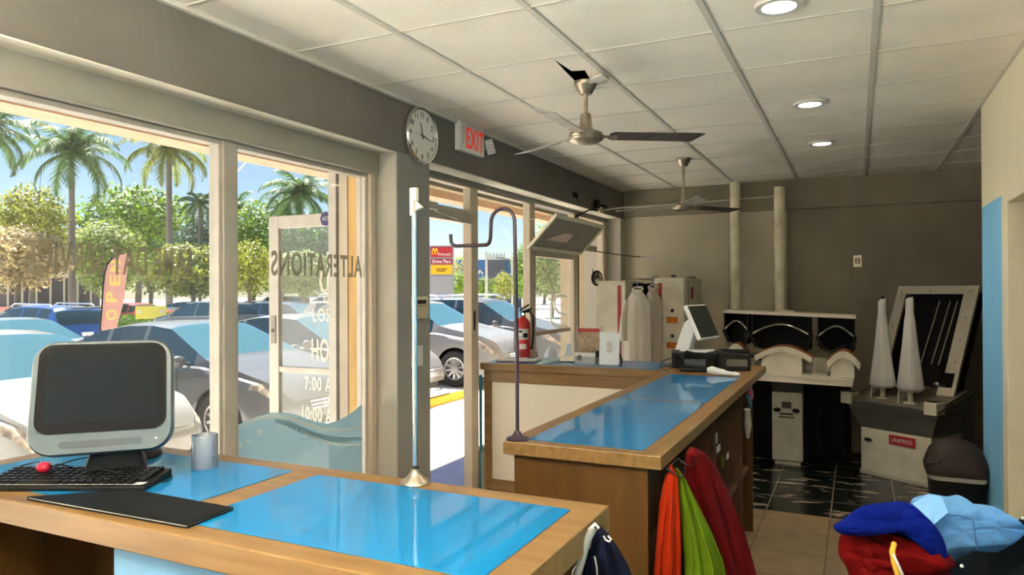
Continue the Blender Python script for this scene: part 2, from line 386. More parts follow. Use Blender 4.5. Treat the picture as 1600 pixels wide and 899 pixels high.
# far and side walls
struct('wall_back', MB().box((-2.8, 7.8, -.1), (3.2, 8.0, 3.1)), M['backwall'])
struct('wall_back_beam', MB().box((-2.332, 7.74, 2.405), (3.2, 7.8, 2.7)), M['backwall'], bevel=.006)
struct('wall_back_left', MB().box((XF, 7.785, 0), (-.63, 7.8, 2.405)), pm('lighter greige plaster panel', (.50, .44, .335), .85, var=.10, scale=1.6, bump=.2, bscale=25, world=True, detail=6))  # left part of the back wall in a lighter tone
struct('wall_behind', MB().box((-2.8, -3.2, -.1), (3.2, -3.0, 3.1)), M['offwall'])
# right partition: blue dado, cream above, doorway at its near end
def wall_right_mat():
    mt = pm('two tone partition paint', (.5, .5, .4), .6, world=True); nt = mt.node_tree; b = nt.nodes['Principled BSDF']; L = nt.links.new
    g = _n(nt, 'ShaderNodeNewGeometry'); sx = _n(nt, 'ShaderNodeSeparateXYZ'); L(g.outputs['Position'], sx.inputs[0])
    gt = _n(nt, 'ShaderNodeMath', operation='GREATER_THAN'); gt.inputs[1].default_value = 2.085; L(sx.outputs['Z'], gt.inputs[0])
    mp = _n(nt, 'ShaderNodeMapping'); mp.inputs['Scale'].default_value = (1, 5, .5); L(g.outputs['Position'], mp.inputs[0])
    nz = _n(nt, 'ShaderNodeTexNoise'); nz.inputs['Scale'].default_value = 2; nz.inputs['Detail'].default_value = 6; L(mp.outputs[0], nz.inputs['Vector'])
    r1 = _n(nt, 'ShaderNodeValToRGB'); r1.color_ramp.elements[0].color = (.16, .52, .88, 1); r1.color_ramp.elements[1].color = (.28, .64, .98, 1)
    r2 = _n(nt, 'ShaderNodeValToRGB'); r2.color_ramp.elements[0].color = (.76, .72, .53, 1); r2.color_ramp.elements[1].color = (.86, .82, .62, 1)
    L(nz.outputs['Fac'], r1.inputs[0]); L(nz.outputs['Fac'], r2.inputs[0])
    x = _n(nt, 'ShaderNodeMix', data_type='RGBA'); L(gt.outputs[0], x.inputs[0]); L(r1.outputs[0], x.inputs['A']); L(r2.outputs[0], x.inputs['B']); L(x.outputs['Result'], b.inputs['Base Color'])
    return mt
wr = wall_right_mat()
mb = MB().box((.69, 4.25, -.1), (.84, 5.15, 3.1)).box((.69, 3.2, 2.03), (.84, 4.25, 3.1)).box((.69, -3.1, -.1), (.84, 3.2, 3.1))
struct('wall_right', mb, wr)
struct('trim_40', MB().box((.67, 4.235, 0), (.86, 4.37, 2.085)).box((.67, 3.12, 2.02), (.86, 4.235, 2.085)).box((.67, 3.12, 0), (.86, 3.2, 2.02)), M['trimw'], bevel=.004)
struct('wall_room_beyond', MB().box((.84, 4.1, -.1), (3.2, 4.25, 3.1)).box((2.4, -3, -.1), (2.6, 4.1, 3.1)), M['wall'])
struct('wall_right_far', MB().box((3.1, 4.25, -.1), (3.25, 8, 3.1)), M['backwall'])
# faint taped notice ghosts on the cream wall
# ================================================================== EXTERIOR SHELL
LZ = -.25
conc = pm('sunlit concrete', (.80, .75, .68), .85, var=.05, scale=1.2, bump=.15, bscale=20, world=True, detail=6)
asph = pm('pale worn asphalt', (.66, .61, .54), .9, var=.08, scale=.5, bump=.2, bscale=10, world=True, detail=8)
struct('sidewalk', MB().box((-4.95, -30, LZ-.1), (-2.76, 60, -.005)).box((-2.76, -30, LZ-.1), (-2.5, 60, -.13)), conc)
struct('shaded_walkway', MB().box((-3.40, -30, -.006), (-2.5, 60, -.001)), pm('shade blue walkway', (.26, .38, .70), .85, var=.1, scale=6, world=True))  # blue of the canopy shade is put into the walkway colour
struct('parking_lot', MB().box((-160, -80, LZ-.2), (-4.95, 160, LZ)), asph)
struct('roof_canopy', MB().box((-4.6, -14, 3.02), (-2.76, 16, 3.3)), M['stucco'])
struct('roof_canopy_fascia', MB().box((-4.75, -14, 2.715), (-4.5, 16, 3.6)), M['stucco'])
struct('wall_outside_wing', MB().box((-3.2, 8.0, -.1), (-2.76, 16, 3.1)), M['tan'])
struct('wall_outside', MB().box((-2.8, -14, -.1), (-2.76, -3.2, 3.1)).box((-2.83, -14, 2.36), (-2.76, 16, 3.1)), M['tan'])
struct('bay_marking', MB().box((-9.5, 8.22, LZ), (-6.3, 8.32, LZ+.004)).box((-9.5, 5.42, LZ), (-6.3, 5.52, LZ+.004)).box((-9.5, 11.02, LZ), (-6.3, 11.12, LZ+.004)), pm('white road paint', (.7, .7, .66), .8, var=.1, scale=5, world=True))

# room lamps: recessed downlights (three seen at the ceiling, one more added unseen over the camera for brightness)
glow = emis('lamp glow', (1, .78, .55), 9)
def downlight(x, y, label):
    t = thing('recessed_light', label, 'light', (x, y, H-.012), group='recessed ceiling lights')
    MB().lathe([(.062, .011), (.064, -.004), (.088, -.004), (.092, .002), (.092, .011)], seg=32).build('trim_ring', M['white'], t, smooth=30)
    MB().lathe([(.0, .006), (.063, .006)], seg=24).build('lens', glow, t, fix=False)
    d = bpy.data.lights.new('spot', 'SPOT'); d.energy = 14; d.spot_size = math.radians(140); d.spot_blend = 1; d.color = (1, .86, .68); d.shadow_soft_size = .06
    l = bpy.data.objects.new('bulb_light', d); C.objects.link(l); l.parent = t; l.location = (0, 0, -.02)
    return t
downlight(-.24, 4.565, 'round recessed light, the middle one of three, right of the near fan')
downlight(-.225, 5.843, 'round recessed light farthest back in the ceiling, nearest the two pipes')
downlight(-.262, 2.93, 'round recessed light cut by the top edge of the picture')
downlight(-.25, .4, 'unseen recessed light added over the camera')
# unseen uplight troughs added behind the camera to brighten the ceiling
tube_m = emis('added tube glow', (1, .91, .78), 215)
def fill_uplight(x, y, label):
    t = thing('added_uplight', label, 'light', (x, y, 1.85), group='added uplight troughs')
    MB().prism([(-.16, -.62, .09), (-.10, -.62, .0), (.10, -.62, .0), (.16, -.62, .09), (.15, -.62, .09), (.09, -.62, .012), (-.09, -.62, .012), (-.15, -.62, .09)], (0, 1.24, 0)).box((-.15, -.63, 0), (.15, -.62, .09)).box((-.15, .62, 0), (.15, .63, .09)).build('trough', M['white'], t)
    for s in (-1, 1):
        MB().tube([(.06*s, -.58, .04), (.06*s, .58, .04)], .018, 10).build('tube', tube_m, t)
        MB().tube([(0, .5*s, .01), (0, .5*s, .85)], .004, 6).build('hanger', M['white'], t)
fill_uplight(-1.5, -.6, 'unseen uplight trough added behind the camera near the window'); fill_uplight(-.3, -.7, 'unseen uplight trough added behind the camera near the partition')

# ================================================================== COUNTERS
CZ = 1.07
def counter_top(name, label, x0, x1, y0, y1, ins, grain, th=.055, base=None):
    t = thing(name, label, 'counter', ((x0+x1)/2, (y0+y1)/2, 0))
    MB().box((x0, y0, CZ-th), (x1, y1, CZ)).build('worktop', M[grain], t, world=True, bevel=.003)
    for (a, b, c, d) in ins:
        r = .012; pts = []
        for cx, cy, s in ((b-r, d-r, 0), (a+r, d-r, 1), (a+r, c+r, 2), (b-r, c+r, 3)):
            for k in range(5):
                an = PI/2*s+PI/2*k/4; pts.append(Vector((cx+r*math.cos(an), cy+r*math.sin(an), CZ-.001)))
        def grow(g): 
            cx, cy = (a+b)/2, (c+d)/2
            return [Vector((p.x+math.copysign(g, p.x-cx), p.y+math.copysign(g, p.y-cy), CZ-.001)) for p in pts]
        MB().prism(grow(.0018), (0, 0, .0016)).build('inlay_joint', M['bronze'], t, world=True)
        MB().prism(pts, (0, 0, .0026)).build('blue_inlay', M['blue'], t, world=True)
    return t
c1 = counter_top('front_counter', 'near wood-edged counter with two glossy blue panels, below the big window', -2.44, -.55, 1.09, 1.69,
                 [(-2.36, -1.495, 1.16, 1.62), (-1.40, -.622, 1.155, 1.615)], 'woodx', .062)
MB().box((-2.40, 1.14, 0), (-.60, 1.16, .12)).box((-2.40, 1.61, 0), (-.62, 1.63, 1.008)).box((-.64, 1.16, 0), (-.62, 1.61, 1.008)).box((-1.12, 1.14, 0), (-1.09, 1.61, 1.008)).box((-2.40, 1.16, 0), (-2.38, 1.61, 1.008)).build('carcass', M['woodz'], c1, world=True)
MB().box((-2.38, 1.15, .50), (-1.12, 1.61, .52)).box((-1.09, 1.15, .50), (-.64, 1.61, .52)).box((-2.38, 1.15, .12), (-.64, 1.61, .14)).build('shelf', M['wooddark'], c1, world=True)
MB().box((-1.60, 1.13, .12), (-1.13, 1.148, .99)).build('blue_door', M['bluewall'], c1, world=True)
c2 = counter_top('service_counter', 'long wood-edged counter with blue panels running back, carrying the register', -1.12, -.56, 2.25, 5.19,
                 [(-1.052, -.632, 2.305, 3.375), (-1.052, -.632, 3.408, 4.445)], 'woody', .045)
MB().box((-1.09, 2.28, 0), (-.612, 2.30, 1.025)).build('end_panel', M['woodz'], c2, world=True)
MB().box((-1.09, 2.30, 0), (-1.07, 5.1, 1.025)).build('back_panel', M['panelw'], c2, world=True)
MB().box((-.90, 2.30, 0), (-.885, 4.9, 1.025)).build('inner_panel', M['wooddark'], c2, world=True)
for y in (3.55, 4.45, 4.93): MB().box((-.885, y, 0), (-.62, y+.02, 1.025)).build('divider', M['wooddark'] if y < 4.9 else M['woodz'], c2, world=True)
MB().box((-.885, 2.3, .42), (-.64, 4.9, .44)).build('shelf', M['wooddark'], c2, world=True)
MB().box((-.603, 2.2515, 1.03), (-.563, 2.256, 1.062)).build('corner_patch', pm('bare wood patch', (.62, .45, .22), .6, var=.2, scale=40), c2, world=True)
c3 = counter_top('back_counter', 'wood-framed counter with a white panel front and blue top before the door-side windows', -2.485, -1.125, 4.62, 5.19,
                 [(-2.44, -1.19, 4.665, 5.15)], 'woodx', .05)
MB().box((-2.47, 4.655, .93), (-1.13, 4.68, 1.02)).box((-2.47, 4.655, .14), (-2.41, 4.68, .93)).box((-2.41, 4.655, .14), (-1.13, 4.68, .22)).build('front_frame', M['woodx'], c3, world=True, bevel=.003)
MB().box((-2.41, 4.668, .22), (-1.13, 4.678, .93)).build('white_panel', M['panelw'], c3, world=True)
MB().box((-2.46, 4.68, 0), (-2.44, 5.15, 1.02)).box((-2.46, 4.70, 0), (-1.13, 4.72, .14)).build('carcass', M['woodz'], c3, world=True)
struct('trim_42', MB().box((-2.487, 4.612, .02), (-2.476, 4.64, .98)), pm('teal painted post', (.02, .22, .30), .5))

# poles
t = thing('garment_pole', 'chrome pole with a white clip on top, standing on the near blue counter', 'pole', (-1.092, 1.655, CZ))
MB().lathe([(.0, 0), (.040, 0), (.041, .004), (.038, .010), (.028, .016), (.020, .024), (.012, .034), (.011, .042)], seg=32).build('base', M['nickel'], t, smooth=40)
MB().ell((0, 0, .045), (.012, .012, .008)).build('collar', pm('dark oily collar', (.03, .025, .025), .3, .5), t, smooth=60)
MB().tube([(0, 0, .04), (.0, 0, .74)], .0072, 16).build('pole', M['chrome'], t, smooth=40)
MB().box((-.012, -.006, .735), (.002, .006, .812)).box((-.002, -.008, .775), (.010, .008, .812)).build('bracket', M['panelw'], t, bevel=.002)
MB().prism([(.006, -.006, .775), (.028, -.006, .757), (.006, -.006, .748)], (0, .012, 0)).build('clip', M['panelw'], t, bevel=.001)
t = thing('hook_pole', 'dark plum garment pole bent into a hook, on the corner of the long counter', 'pole', (-1.085, 2.296, CZ))
MB().lathe([(.0, 0), (.040, 0), (.041, .005), (.036, .009), (.022, .013), (.014, .022), (.011, .030)], seg=32).build('base', M['plum'], t, smooth=40)
pts = [(0, 0, .02), (0, 0, .3), (-.004, 0, .6), (-.007, 0, .765)]+[tuple(p) for p in arc((-.054, 0, .775), .047, 0, PI, 12)]+[(-.104, 0, .715)]
pts += [tuple(p) for p in arc((-.124, 0, .712), .018, 0, -PI/2, 6)]+[(-.24, 0, .694)]+[tuple(p) for p in arc((-.247, 0, .716), .022, -PI/2, -PI, 6)]+[(-.270, 0, .738)]
MB().tube(pts, .0068, 14).build('pole', M['plum'], t, smooth=50)

# point-of-sale monitor on the near counter
d_ = -Vector((_F.x, _F.y, 0)); a_ = math.radians(20)
rt = Vector((math.cos(YAW), math.sin(YAW), 0)); nrm = (d_*math.cos(a_)+rt*math.sin(a_)).normalized()
rz = math.atan2(nrm.y, nrm.x)+PI/2     # local -y faces nrm
mc = at(163, 619, D=1.98)
t = thing('monitor', 'rounded grey touch monitor on a dark swivel base, on the near blue counter', 'monitor', (mc.x, mc.y, CZ), rz)
hz = mc.z-CZ; TL = Matrix.Translation((0, 0, hz)) @ Matrix.Rotation(math.radians(-13), 4, 'X')
def rrect(w, h, r, y, n=6, bulge=0, ws=1):
    p = []
    for cx, cz, s in ((w/2-r, h/2-r, 0), (-w/2+r, h/2-r, 1), (-w/2+r, -h/2+r, 2), (w/2-r, -h/2+r, 3)):
        for k in range(n):
            an = PI/2*s+PI/2*k/(n-1); x = cx+r*math.cos(an); z = cz+r*math.sin(an)
            x *= 1+ws*(-.03)*(z/h)
            z += -bulge*(1-(2*x/w)**2) if z < 0 else bulge*.3*(1-(2*x/w)**2)
            p.append((x, y, z))
    return p
def loft(rings, caps=True):
    n = len(rings[0]); vs = [v for r in rings for v in r]; fs = []
    for j in range(len(rings)-1):
        for i in range(n): fs.append((j*n+i, j*n+(i+1) % n, (j+1)*n+(i+1) % n, (j+1)*n+i))
    if caps: fs += [tuple(range(n))[::-1], tuple((len(rings)-1)*n+i for i in range(n))]
    return vs, fs
grey = pm('silver grey shell', (.075, .105, .125), .35, var=.03, scale=3); dgrey = pm('slate grille', (.03, .042, .055), .4)
W_, H_ = .348, .300
vs, fs = loft([rrect(W_*.97, H_*.97, .05, -.022, bulge=.012), rrect(W_, H_, .055, -.012, bulge=.012), rrect(W_, H_, .055, .03, bulge=.012), rrect(W_*.85, H_*.8, .05, .075), rrect(W_*.5, H_*.5, .04, .095)])
MB().add(vs, fs, M=TL).build('housing', grey, t, smooth=50)
up = .022
vs, fs = loft([[(x, y, z+up) for x, y, z in rrect(W_*.90, H_*.80, .035, -.026)], [(x, y, z+up) for x, y, z in rrect(W_*.90, H_*.80, .035, -.015)]])
bz = MB().add(vs, fs, M=TL).build('bezel', pm('black bezel', (.002, .002, .003), .5, spec=.12), t, smooth=40)
vs, fs = loft([[(x, y, z+up+.004) for x, y, z in rrect(W_*.785, H_*.655, .004, -.0275)], [(x, y, z+up+.004) for x, y, z in rrect(W_*.785, H_*.655, .004, -.02)]])
MB().add(vs, fs, M=TL).build('screen', pm('dull matt screen glass', (.009, .012, .015), .55, var=.1, spec=.05, scale=200), t)
vs, fs = loft([[(x-.0, y, z-.128) for x, y, z in rrect(.20, .018, .009, -.0235, ws=0)], [(x, y, z-.128) for x, y, z in rrect(.20, .018, .009, -.01, ws=0)]])
MB().add(vs, fs, M=TL).build('speaker_slot', dgrey, t, smooth=40)
MB().ell((.135, -.024, -.125), (.004, .003, .004), 10, 6, M=TL).build('button', M['white'], t)
MB().lathe([(0, 0), (.097, 0), (.099, .006), (.094, .016), (.078, .027), (.05, .034), (0, .036)], c=tuple(at(201, 714, Z=CZ)-Vector((mc.x, mc.y, CZ))), seg=40, M=Matrix.Rotation(-rz, 4, 'Z')).build('swivel_base', M['black'], t, smooth=40)
MB().prism([(-.06, .03, .02), (.10, .03, .02), (.07, .05, .13), (-.03, .05, .13)], (0, .06, 0)).build('neck', M['black'], t, bevel=.008)

# keyboard
k0 = at(262, 752, Z=CZ); k1 = at(4, 752, Z=CZ); kd = (k0-k1).normalized()
rzk = math.atan2(kd.y, kd.x)
t = thing('keyboard', 'black keyboard with pale gaps between keys in front of the monitor', 'keyboard', at(122, 757, Z=CZ), rzk)
MB().prism([(-.225, -.075, 0), (-.225, .075, 0), (-.225, .075, .026), (-.225, -.075, .014)], (.45, 0, 0)).build('case', M['black'], t, bevel=.004)
mb = MB()
for r in range(6):
    n = 18; y = .062-r*.0215
    if r == 5: ks = [(-.215+.022*i, .018) for i in range(4)]+[(-.127, .115)]+[(-.007+.022*i, .018) for i in range(9)]
    else: ks = [(-.215+.0238*i, .0195) for i in range(n)]
    for x, w in ks:
        z = .0235+(y+.075)*.08-.006
        mb.box((x, y-.017, z-.004), (x+w, y, z+.006))
mb.build('keys', M['black'], t, bevel=.0015)
MB().box((-.217, -.066, .0165), (.215, .064, .0168)).build('key_well', pm('pale key well', (.6, .62, .62), .5), t)
tag(MB().build('x', M['black']) if False else t)
# red mouse-shaped bulb on the keyboard, its cord, and monitor cables
p = at(69, 729, Z=CZ+.045)
t2 = thing('red_bulb', 'small red rounded object with a dark cord lying at the back of the keyboard', 'gadget', (p.x, p.y, CZ+.030))
MB().ell((0, 0, .012), (.026, .017, .016), 20, 12).build('shell', pm('crimson plastic', (.5, .008, .04), .35), t2, smooth=60)
MB().tube([(.024, .0, .016), (.04, .015, .022), (.055, .04, .01), (.06, .08, -.022)], .0018, 6).build('cord', M['black'], t2, smooth=60)
def cable(name, label, pix, z, r=.002, mt='black'):
    pts = [at(x, y, Z=CZ+(zz if zz is not None else z)) for x, y, zz in pix]
    # smooth by Catmull-Rom
    out = []
    P_ = [pts[0]]+pts+[pts[-1]]
    for i in range(1, len(P_)-2):
        for k in range(6):
            u = k/6; a, b, c, d = P_[i-1:i+3]
            out.append(.5*((2*b)+(c-a)*u+(2*a-5*b+4*c-d)*u*u+(3*b-a-3*c+d)*u*u*u))
    out.append(pts[-1]); o = MB()
    l = sum(out, Vector())/len(out)
    o.tube([p-l for p in out], r, 6); ob = o.build(name, M[mt], smooth=60); ob.location = l; tag(ob, label, 'cable'); return ob
cable('data_cable', 'thin black cable sweeping from the red gadget to the left edge of the counter', [(60, 722, .05), (35, 728, .03), (12, 742, .012), (2, 752, .01)], .01)
cable('power_cable', 'black cable running from the monitor neck to the keyboard', [(160, 712, .06), (120, 718, .045), (90, 728, .05), (76, 738, .045)], .03)
cable('looped_cable', 'black cable looping out at the right end of the keyboard', [(150, 712, .07), (156, 728, .04), (180, 738, .04), (240, 745, .006), (268, 744, .003), (262, 752, .003), (245, 754, .003)], .01)
# leather folder
q = [at(42, 782, Z=CZ), at(205, 770, Z=CZ), at(365, 799, Z=CZ), at(293, 827, Z=CZ)]
t = thing('folder', 'thin black folder lying flat at the front edge of the near counter', 'folder', sum(q, Vector())/4)
MB().prism([v+Vector((0, 0, .001)) for v in q], (0, 0, .003)).build('back_cover', M['blackm'], t, world=True)
MB().prism([v+Vector((0, 0, .004))+(sum(q, Vector())/4-v)*.02 for v in q], (0, 0, .003)).build('papers', M['cloth_w'], t, world=True)
MB().prism([v+Vector((0, 0, .007)) for v in q], (0, 0, .0025)).build('front_cover', pm('black leatherette', (.006, .007, .008), .6, spec=.12, bump=.3, bscale=150), t, world=True)
# mug
p = at(320, 731, Z=CZ)
t = thing('mug', 'white mug with a small dark print on the near blue counter, right of the monitor', 'mug', p, 2.0)
MB().lathe([(0, 0), (.036, 0), (.038, .003), (.038, .098), (.0365, .1), (.035, .098), (.035, .01), (0, .008)], seg=40).build('body', pm('glazed white ceramic', (.22, .26, .32), .15), t, smooth=40)
MB().tube([(.034, .016, .080), (.052, .026, .082), (.064, .032, .066), (.064, .032, .040), (.052, .026, .022), (.034, .016, .022)], .0055, 10).build('handle', M['white'], t, smooth=60)
def wrapmark(t, ang0, rows, R, mt, name='print'):
    mb = MB()
    for (a, b, z0, z1) in rows:
        n = 14; vs = []
        for i in range(n+1):
            an = ang0+lerp(a, b, i/n); vs += [(R*math.cos(an), R*math.sin(an), z0), (R*math.cos(an), R*math.sin(an), z1)]
        mb.add(vs, [(2*i, 2*i+2, 2*i+3, 2*i+1) for i in range(n)])
    return mb.build(name, M[mt], t, fix=False)
an = math.atan2(-p.y, -p.x)-2.0
wrapmark(t, an+.62, [(0, .10, .076, .079), (.05, .09, .062, .073), (.02, .12, .055, .058), (-.02, .14, .034, .036), (-.05, .15, .028, .030), (0, .1, .022, .024)], .0384, 'black')

# ------------------------------------------------------------------ clock, exit sign, wall plates
t = thing('wall_clock', 'round white wall clock with a silver rim on the grey pier beam', 'clock', (XF, 3.575, 2.513))
MB().lathe([(0, 0), (.160, 0), (.166, .01), (.166, .035), (.160, .043), (.152, .040), (.150, .03), (0, .03)], seg=56, axis='X').build('rim', M['chrome'], t, smooth=40)
MB().lathe([(0, .031), (.151, .031)], seg=56, axis='X').build('dial', pm('ivory dial', (.66, .66, .60), .5), t, fix=False)
for n in range(1, 13):
    a = PI/2-n*PI/6; w = .018 if n < 10 else .030
    text('numeral', str(n), (XF+.0315, 3.575+.122*math.cos(a)-w/2, 2.513+.122*math.sin(a)-.015), (0, 1, 0), (0, 0, 1), w if n != 1 else .008, .030, M['blackm'], t, .0008)
def hand(ang, L, w, name, mt, x):
    d = Vector((0, math.cos(ang), math.sin(ang))); s = Vector((0, -d.z, d.y))
    c = Vector((x, 0, 0)); MB().prism([c-d*.02-s*w, c-d*.02+s*w, c+d*L+s*w*.4, c+d*L-s*w*.4], (.001, 0, 0)).build(name, M[mt], t)
hand(PI/2+math.radians(14), .075, .004, 'hour_hand', 'blackm', .034)
hand(math.radians(-10), .105, .003, 'minute_hand', 'blackm', .036); hand(math.radians(178), .085, .0012, 'second_hand', 'gunmetal', .038)
tag(t, 'round white wall clock with a silver rim and black numerals, left of the exit sign', 'clock')

t = thing('exit_sign', 'white exit sign with red letters and a lamp head at its side, below the ceiling', 'exit sign', (XF, 4.17, 2.60))
MB().box((0, -.165, -.095), (.045, .165, .098)).build('housing', M['white'], t, bevel=.006)
text('lettering', 'EXIT', (XF+.046, 4.17-.088, 2.60-.068), (0, 1, 0), (0, 0, 1), .235, .135, pm('lit red letters', (.75, .02, .015), .4, emit=(1, .03, .02), estr=.12), t, .001, bold=.02)
mb = MB()
for k in range(4): mb.prism([(.046, -.135, -.045+k*.03), (.046, -.115, -.035+k*.03), (.046, -.135, -.025+k*.03)], (.001, 0, 0))
mb.build('chevrons', pm('grey print', (.35, .35, .33), .5), t)
for s in (1,):
    MB().tube([(.02, .165*s, -.02), (.03, .195*s, -.03)], .008, 8).build('lamp_arm', M['white'], t)
    Mx = Matrix.Translation((.055, .225*s, -.01)) @ Matrix.Rotation(math.radians(-35), 4, 'Z') @ Matrix.Rotation(math.radians(18), 4, 'X')
    MB().box((-.022, -.03, -.05), (.012, .03, .05), M=Mx).build('lamp_head', M['white'], t, bevel=.005)
    mb = MB()
    for i in range(2):
        for j in range(4): mb.lathe([(0, .0135), (.006, .0135)], c=(0, -.012+.024*i, -.035+.023*j), seg=10, axis='X', M=Mx)
    mb.build('lamp_lenses', pm('lens grey', (.25, .25, .24), .2), t, fix=False)
t = thing('thermostat', 'beige box with a small dark display on the grey pier behind the chrome pole', 'thermostat', (XF, 3.565, 1.50))
MB().box((0, -.075, -.065), (.03, .075, .065)).build('housing', M['beigeplastic'], t, bevel=.008)
MB().box((.03, -.045, .022), (.032, .045, .045)).build('display', M['black'], t)
MB().box((.03, -.07, .008), (.0315, .07, .011)).build('seam', M['bronze'], t)
t = thing('blank_plate', 'white blank wall plate low on the grey pier behind the chrome pole', 'wall plate', (XF, 3.555, 1.215))
MB().box((0, -.055, -.06), (.008, .055, .06)).build('plate', M['white'], t, bevel=.002)
t = thing('door_closer', 'silver door closer on the bar over the open doorway', 'door closer', (XG+.05, 3.95, 2.14))
MB().box((-.015, -.25, -.02), (.03, .02, .03)).build('body', M['frame'], t, bevel=.006)
MB().tube([(.01, .0, -.02), (.02, .2, -.045), (-.02, .38, -.05)], .006, 8).build('arm', M['nickel'], t)
t = thing('light_switch', 'small steel light switch high on the dark back wall', 'switch', (.014, 7.8, 1.87))
MB().box((-.036, -.006, -.058), (.036, 0, .058)).build('plate', M['nickel'], t, bevel=.002)
MB().box((-.022, -.012, -.03), (-.004, -.006, .03)).box((.004, -.012, -.03), (.022, -.006, .03)).build('rocker', M['bronze'], t)
t = thing('lock_strike', 'dark lock strike slot in the doorway mullion', 'lock', (XG+.022, 4.555, 1.38))
MB().box((-.003, -.012, -.07), (.001, .012, .07)).build('slot', M['black'], t)

# ------------------------------------------------------------------ ceiling fans
blade_m = pm('dusty grey blade', (.33, .31, .28), .55, .3, var=.35, scale=14, detail=8); blade_shade = pm('grimy shaded blade', (.07, .062, .055), .6, .2, var=.4, scale=16, detail=8)  # second is a darker copy: underside shade put into one blade's colour
def fan(loc, ang, drop, label, sc_=1.0):
    t = thing('ceiling_fan', label, 'ceiling fan', loc, ang)
    MB().lathe([(0, 0), (.062, 0), (.062, -.012), (.058, -.02), (.036, -.06), (.030, -.068), (0, -.068)], seg=32).build('canopy', M['nickel'], t, smooth=40)
    MB().tube([(0, 0, -.06), (0, 0, -drop+.12)], .011, 16).build('rod', M['nickel'], t, smooth=40)
    MB().lathe([(.012, -drop+.13), (.028, -drop+.122), (.034, -drop+.06), (.042, -drop+.045), (.042, -drop+.035), (0, -drop+.03)], seg=8).build('motor_neck', M['nickel'], t, smooth=30)
    MB().lathe([(0, -drop+.036), (.060, -drop+.034), (.088, -drop+.022), (.092, -drop+.010), (.088, -drop+.0), (.094, -drop-.004), (.088, -drop-.016), (.06, -drop-.030), (.02, -drop-.036), (0, -drop-.036)], seg=40).build('motor', M['nickel'], t, smooth=35)
    for k in range(3):
        a = k*2*PI/3; Mx = Matrix.Rotation(a, 4, 'Z') @ Matrix.Translation((0, 0, -drop+.005)) @ Matrix.Rotation(math.radians(-13), 4, 'X')
        br = MB().prism([(.07, -.016, -.002), (.13, -.011, -.002), (.17, -.030, -.002), (.17, .030, -.002), (.13, .011, -.002), (.07, .016, -.002)], (0, 0, .005), M=Mx).build('blade_arm', M['nickel'], t)
        top = [(.125, -.032), (.15, -.047), (.60, -.052), (.635, -.045), (.585, .052), (.15, .047), (.125, .032)]
        MB().prism([(x, y, .003) for x, y in top], (0, 0, .004), M=Mx).build('blade', blade_m if k else blade_shade, t, bevel=.001)
    return t
# blade directions measured from the place
f1 = fan((-1.283, 3.58, H+.0), math.radians(30.5), .295, 'nearer ceiling fan with three blades below the torn ceiling tile')
f2 = fan((-1.303, 6.05, H), math.radians(55), .415, 'farther ceiling fan, above the counter end')

# ================================================================== WORKROOM
# pipes
for n, (x, y, r, z0, z1, lab) in enumerate(((-1.115, 7.62, .052, 0, 2.70, 'left of two insulated upright pipes, the one reaching the ceiling tiles'), (-.685, 7.62, .054, 0, 2.62, 'right of two insulated upright pipes, ending just short of the ceiling'))):
    t = thing('lagged_pipe', lab, 'pipe', (x, y, 0), group='insulated upright pipes')
    prof = [(0, z0)]+[(r*(1+.03*math.sin(k*1.7+n)), lerp(z0, z1, k/24)) for k in range(25)]+[(0, z1)]
    MB().lathe(prof, seg=20).build('pipe', pm('old canvas lagging', (.88, .82, .62), .85, col2=(.66, .60, .44), scale=7, bump=.6, bscale=30), t, smooth=50)
    t.rotation_euler = (0, (.0, -.028)[n] if False else 0, 0)
    MB().lathe([(r*1.0, 1.2), (r*1.08, 1.205), (r*1.08, 1.235), (r, 1.24)], seg=20).build('joint_band', M['enamel'], t, smooth=40)
o = MB().tube([(XF+.01, 7.71, 2.50), (-1.2, 7.71, 2.53), (-.69, 7.66, 2.535)], .011, 8).build('conduit', M['frame'], smooth=60); tag(o, 'thin pale conduit running along the top of the back wall to the right pipe', 'conduit')
# soffit box with cables, push bar things at the far end of the windows
t = thing('wall_bracket', 'small dark valve bracket on the beam above the tilted window panel', 'bracket', (XF, 6.84, 2.43))
MB().box((0, -.05, -.06), (.05, .06, .0)).build('body', M['nickel'], t, bevel=.008)
MB().box((.01, -.13, -.02), (.04, -.03, .06)).box((.01, .05, -.02), (.05, .16, .03)).build('valve', M['blackm'], t, bevel=.006)
MB().tube([(.02, -.05, -.04), (.02, -.3, -.06), (-.02, -.55, -.14), (-.06, -.6, -.25)], .007, 8).build('cable', M['blackm'], t, smooth=60)
MB().tube([(.03, .05, -.03), (.25, .15, .0), (.75, .35, .03)], .008, 8).build('tube', M['frame'], t, smooth=60)
t = thing('wall_hook', 'tiny dark hook high on the beam over the tilted panel', 'hook', (XF, 6.2, 2.47))
MB().box((0, -.05, -.02), (.012, .05, .025)).build('plate', M['blackm'], t); MB().tube([(.01, 0, 0), (.03, .02, -.05), (.02, 0, -.06)], .004, 6).build('hook', M['blackm'], t)
# hopper window panel tilted inward
t = thing('tilted_window_panel', 'framed translucent panel tilted inward from the top of the third window', 'window panel', (XG+.02, 6.12, 1.95))
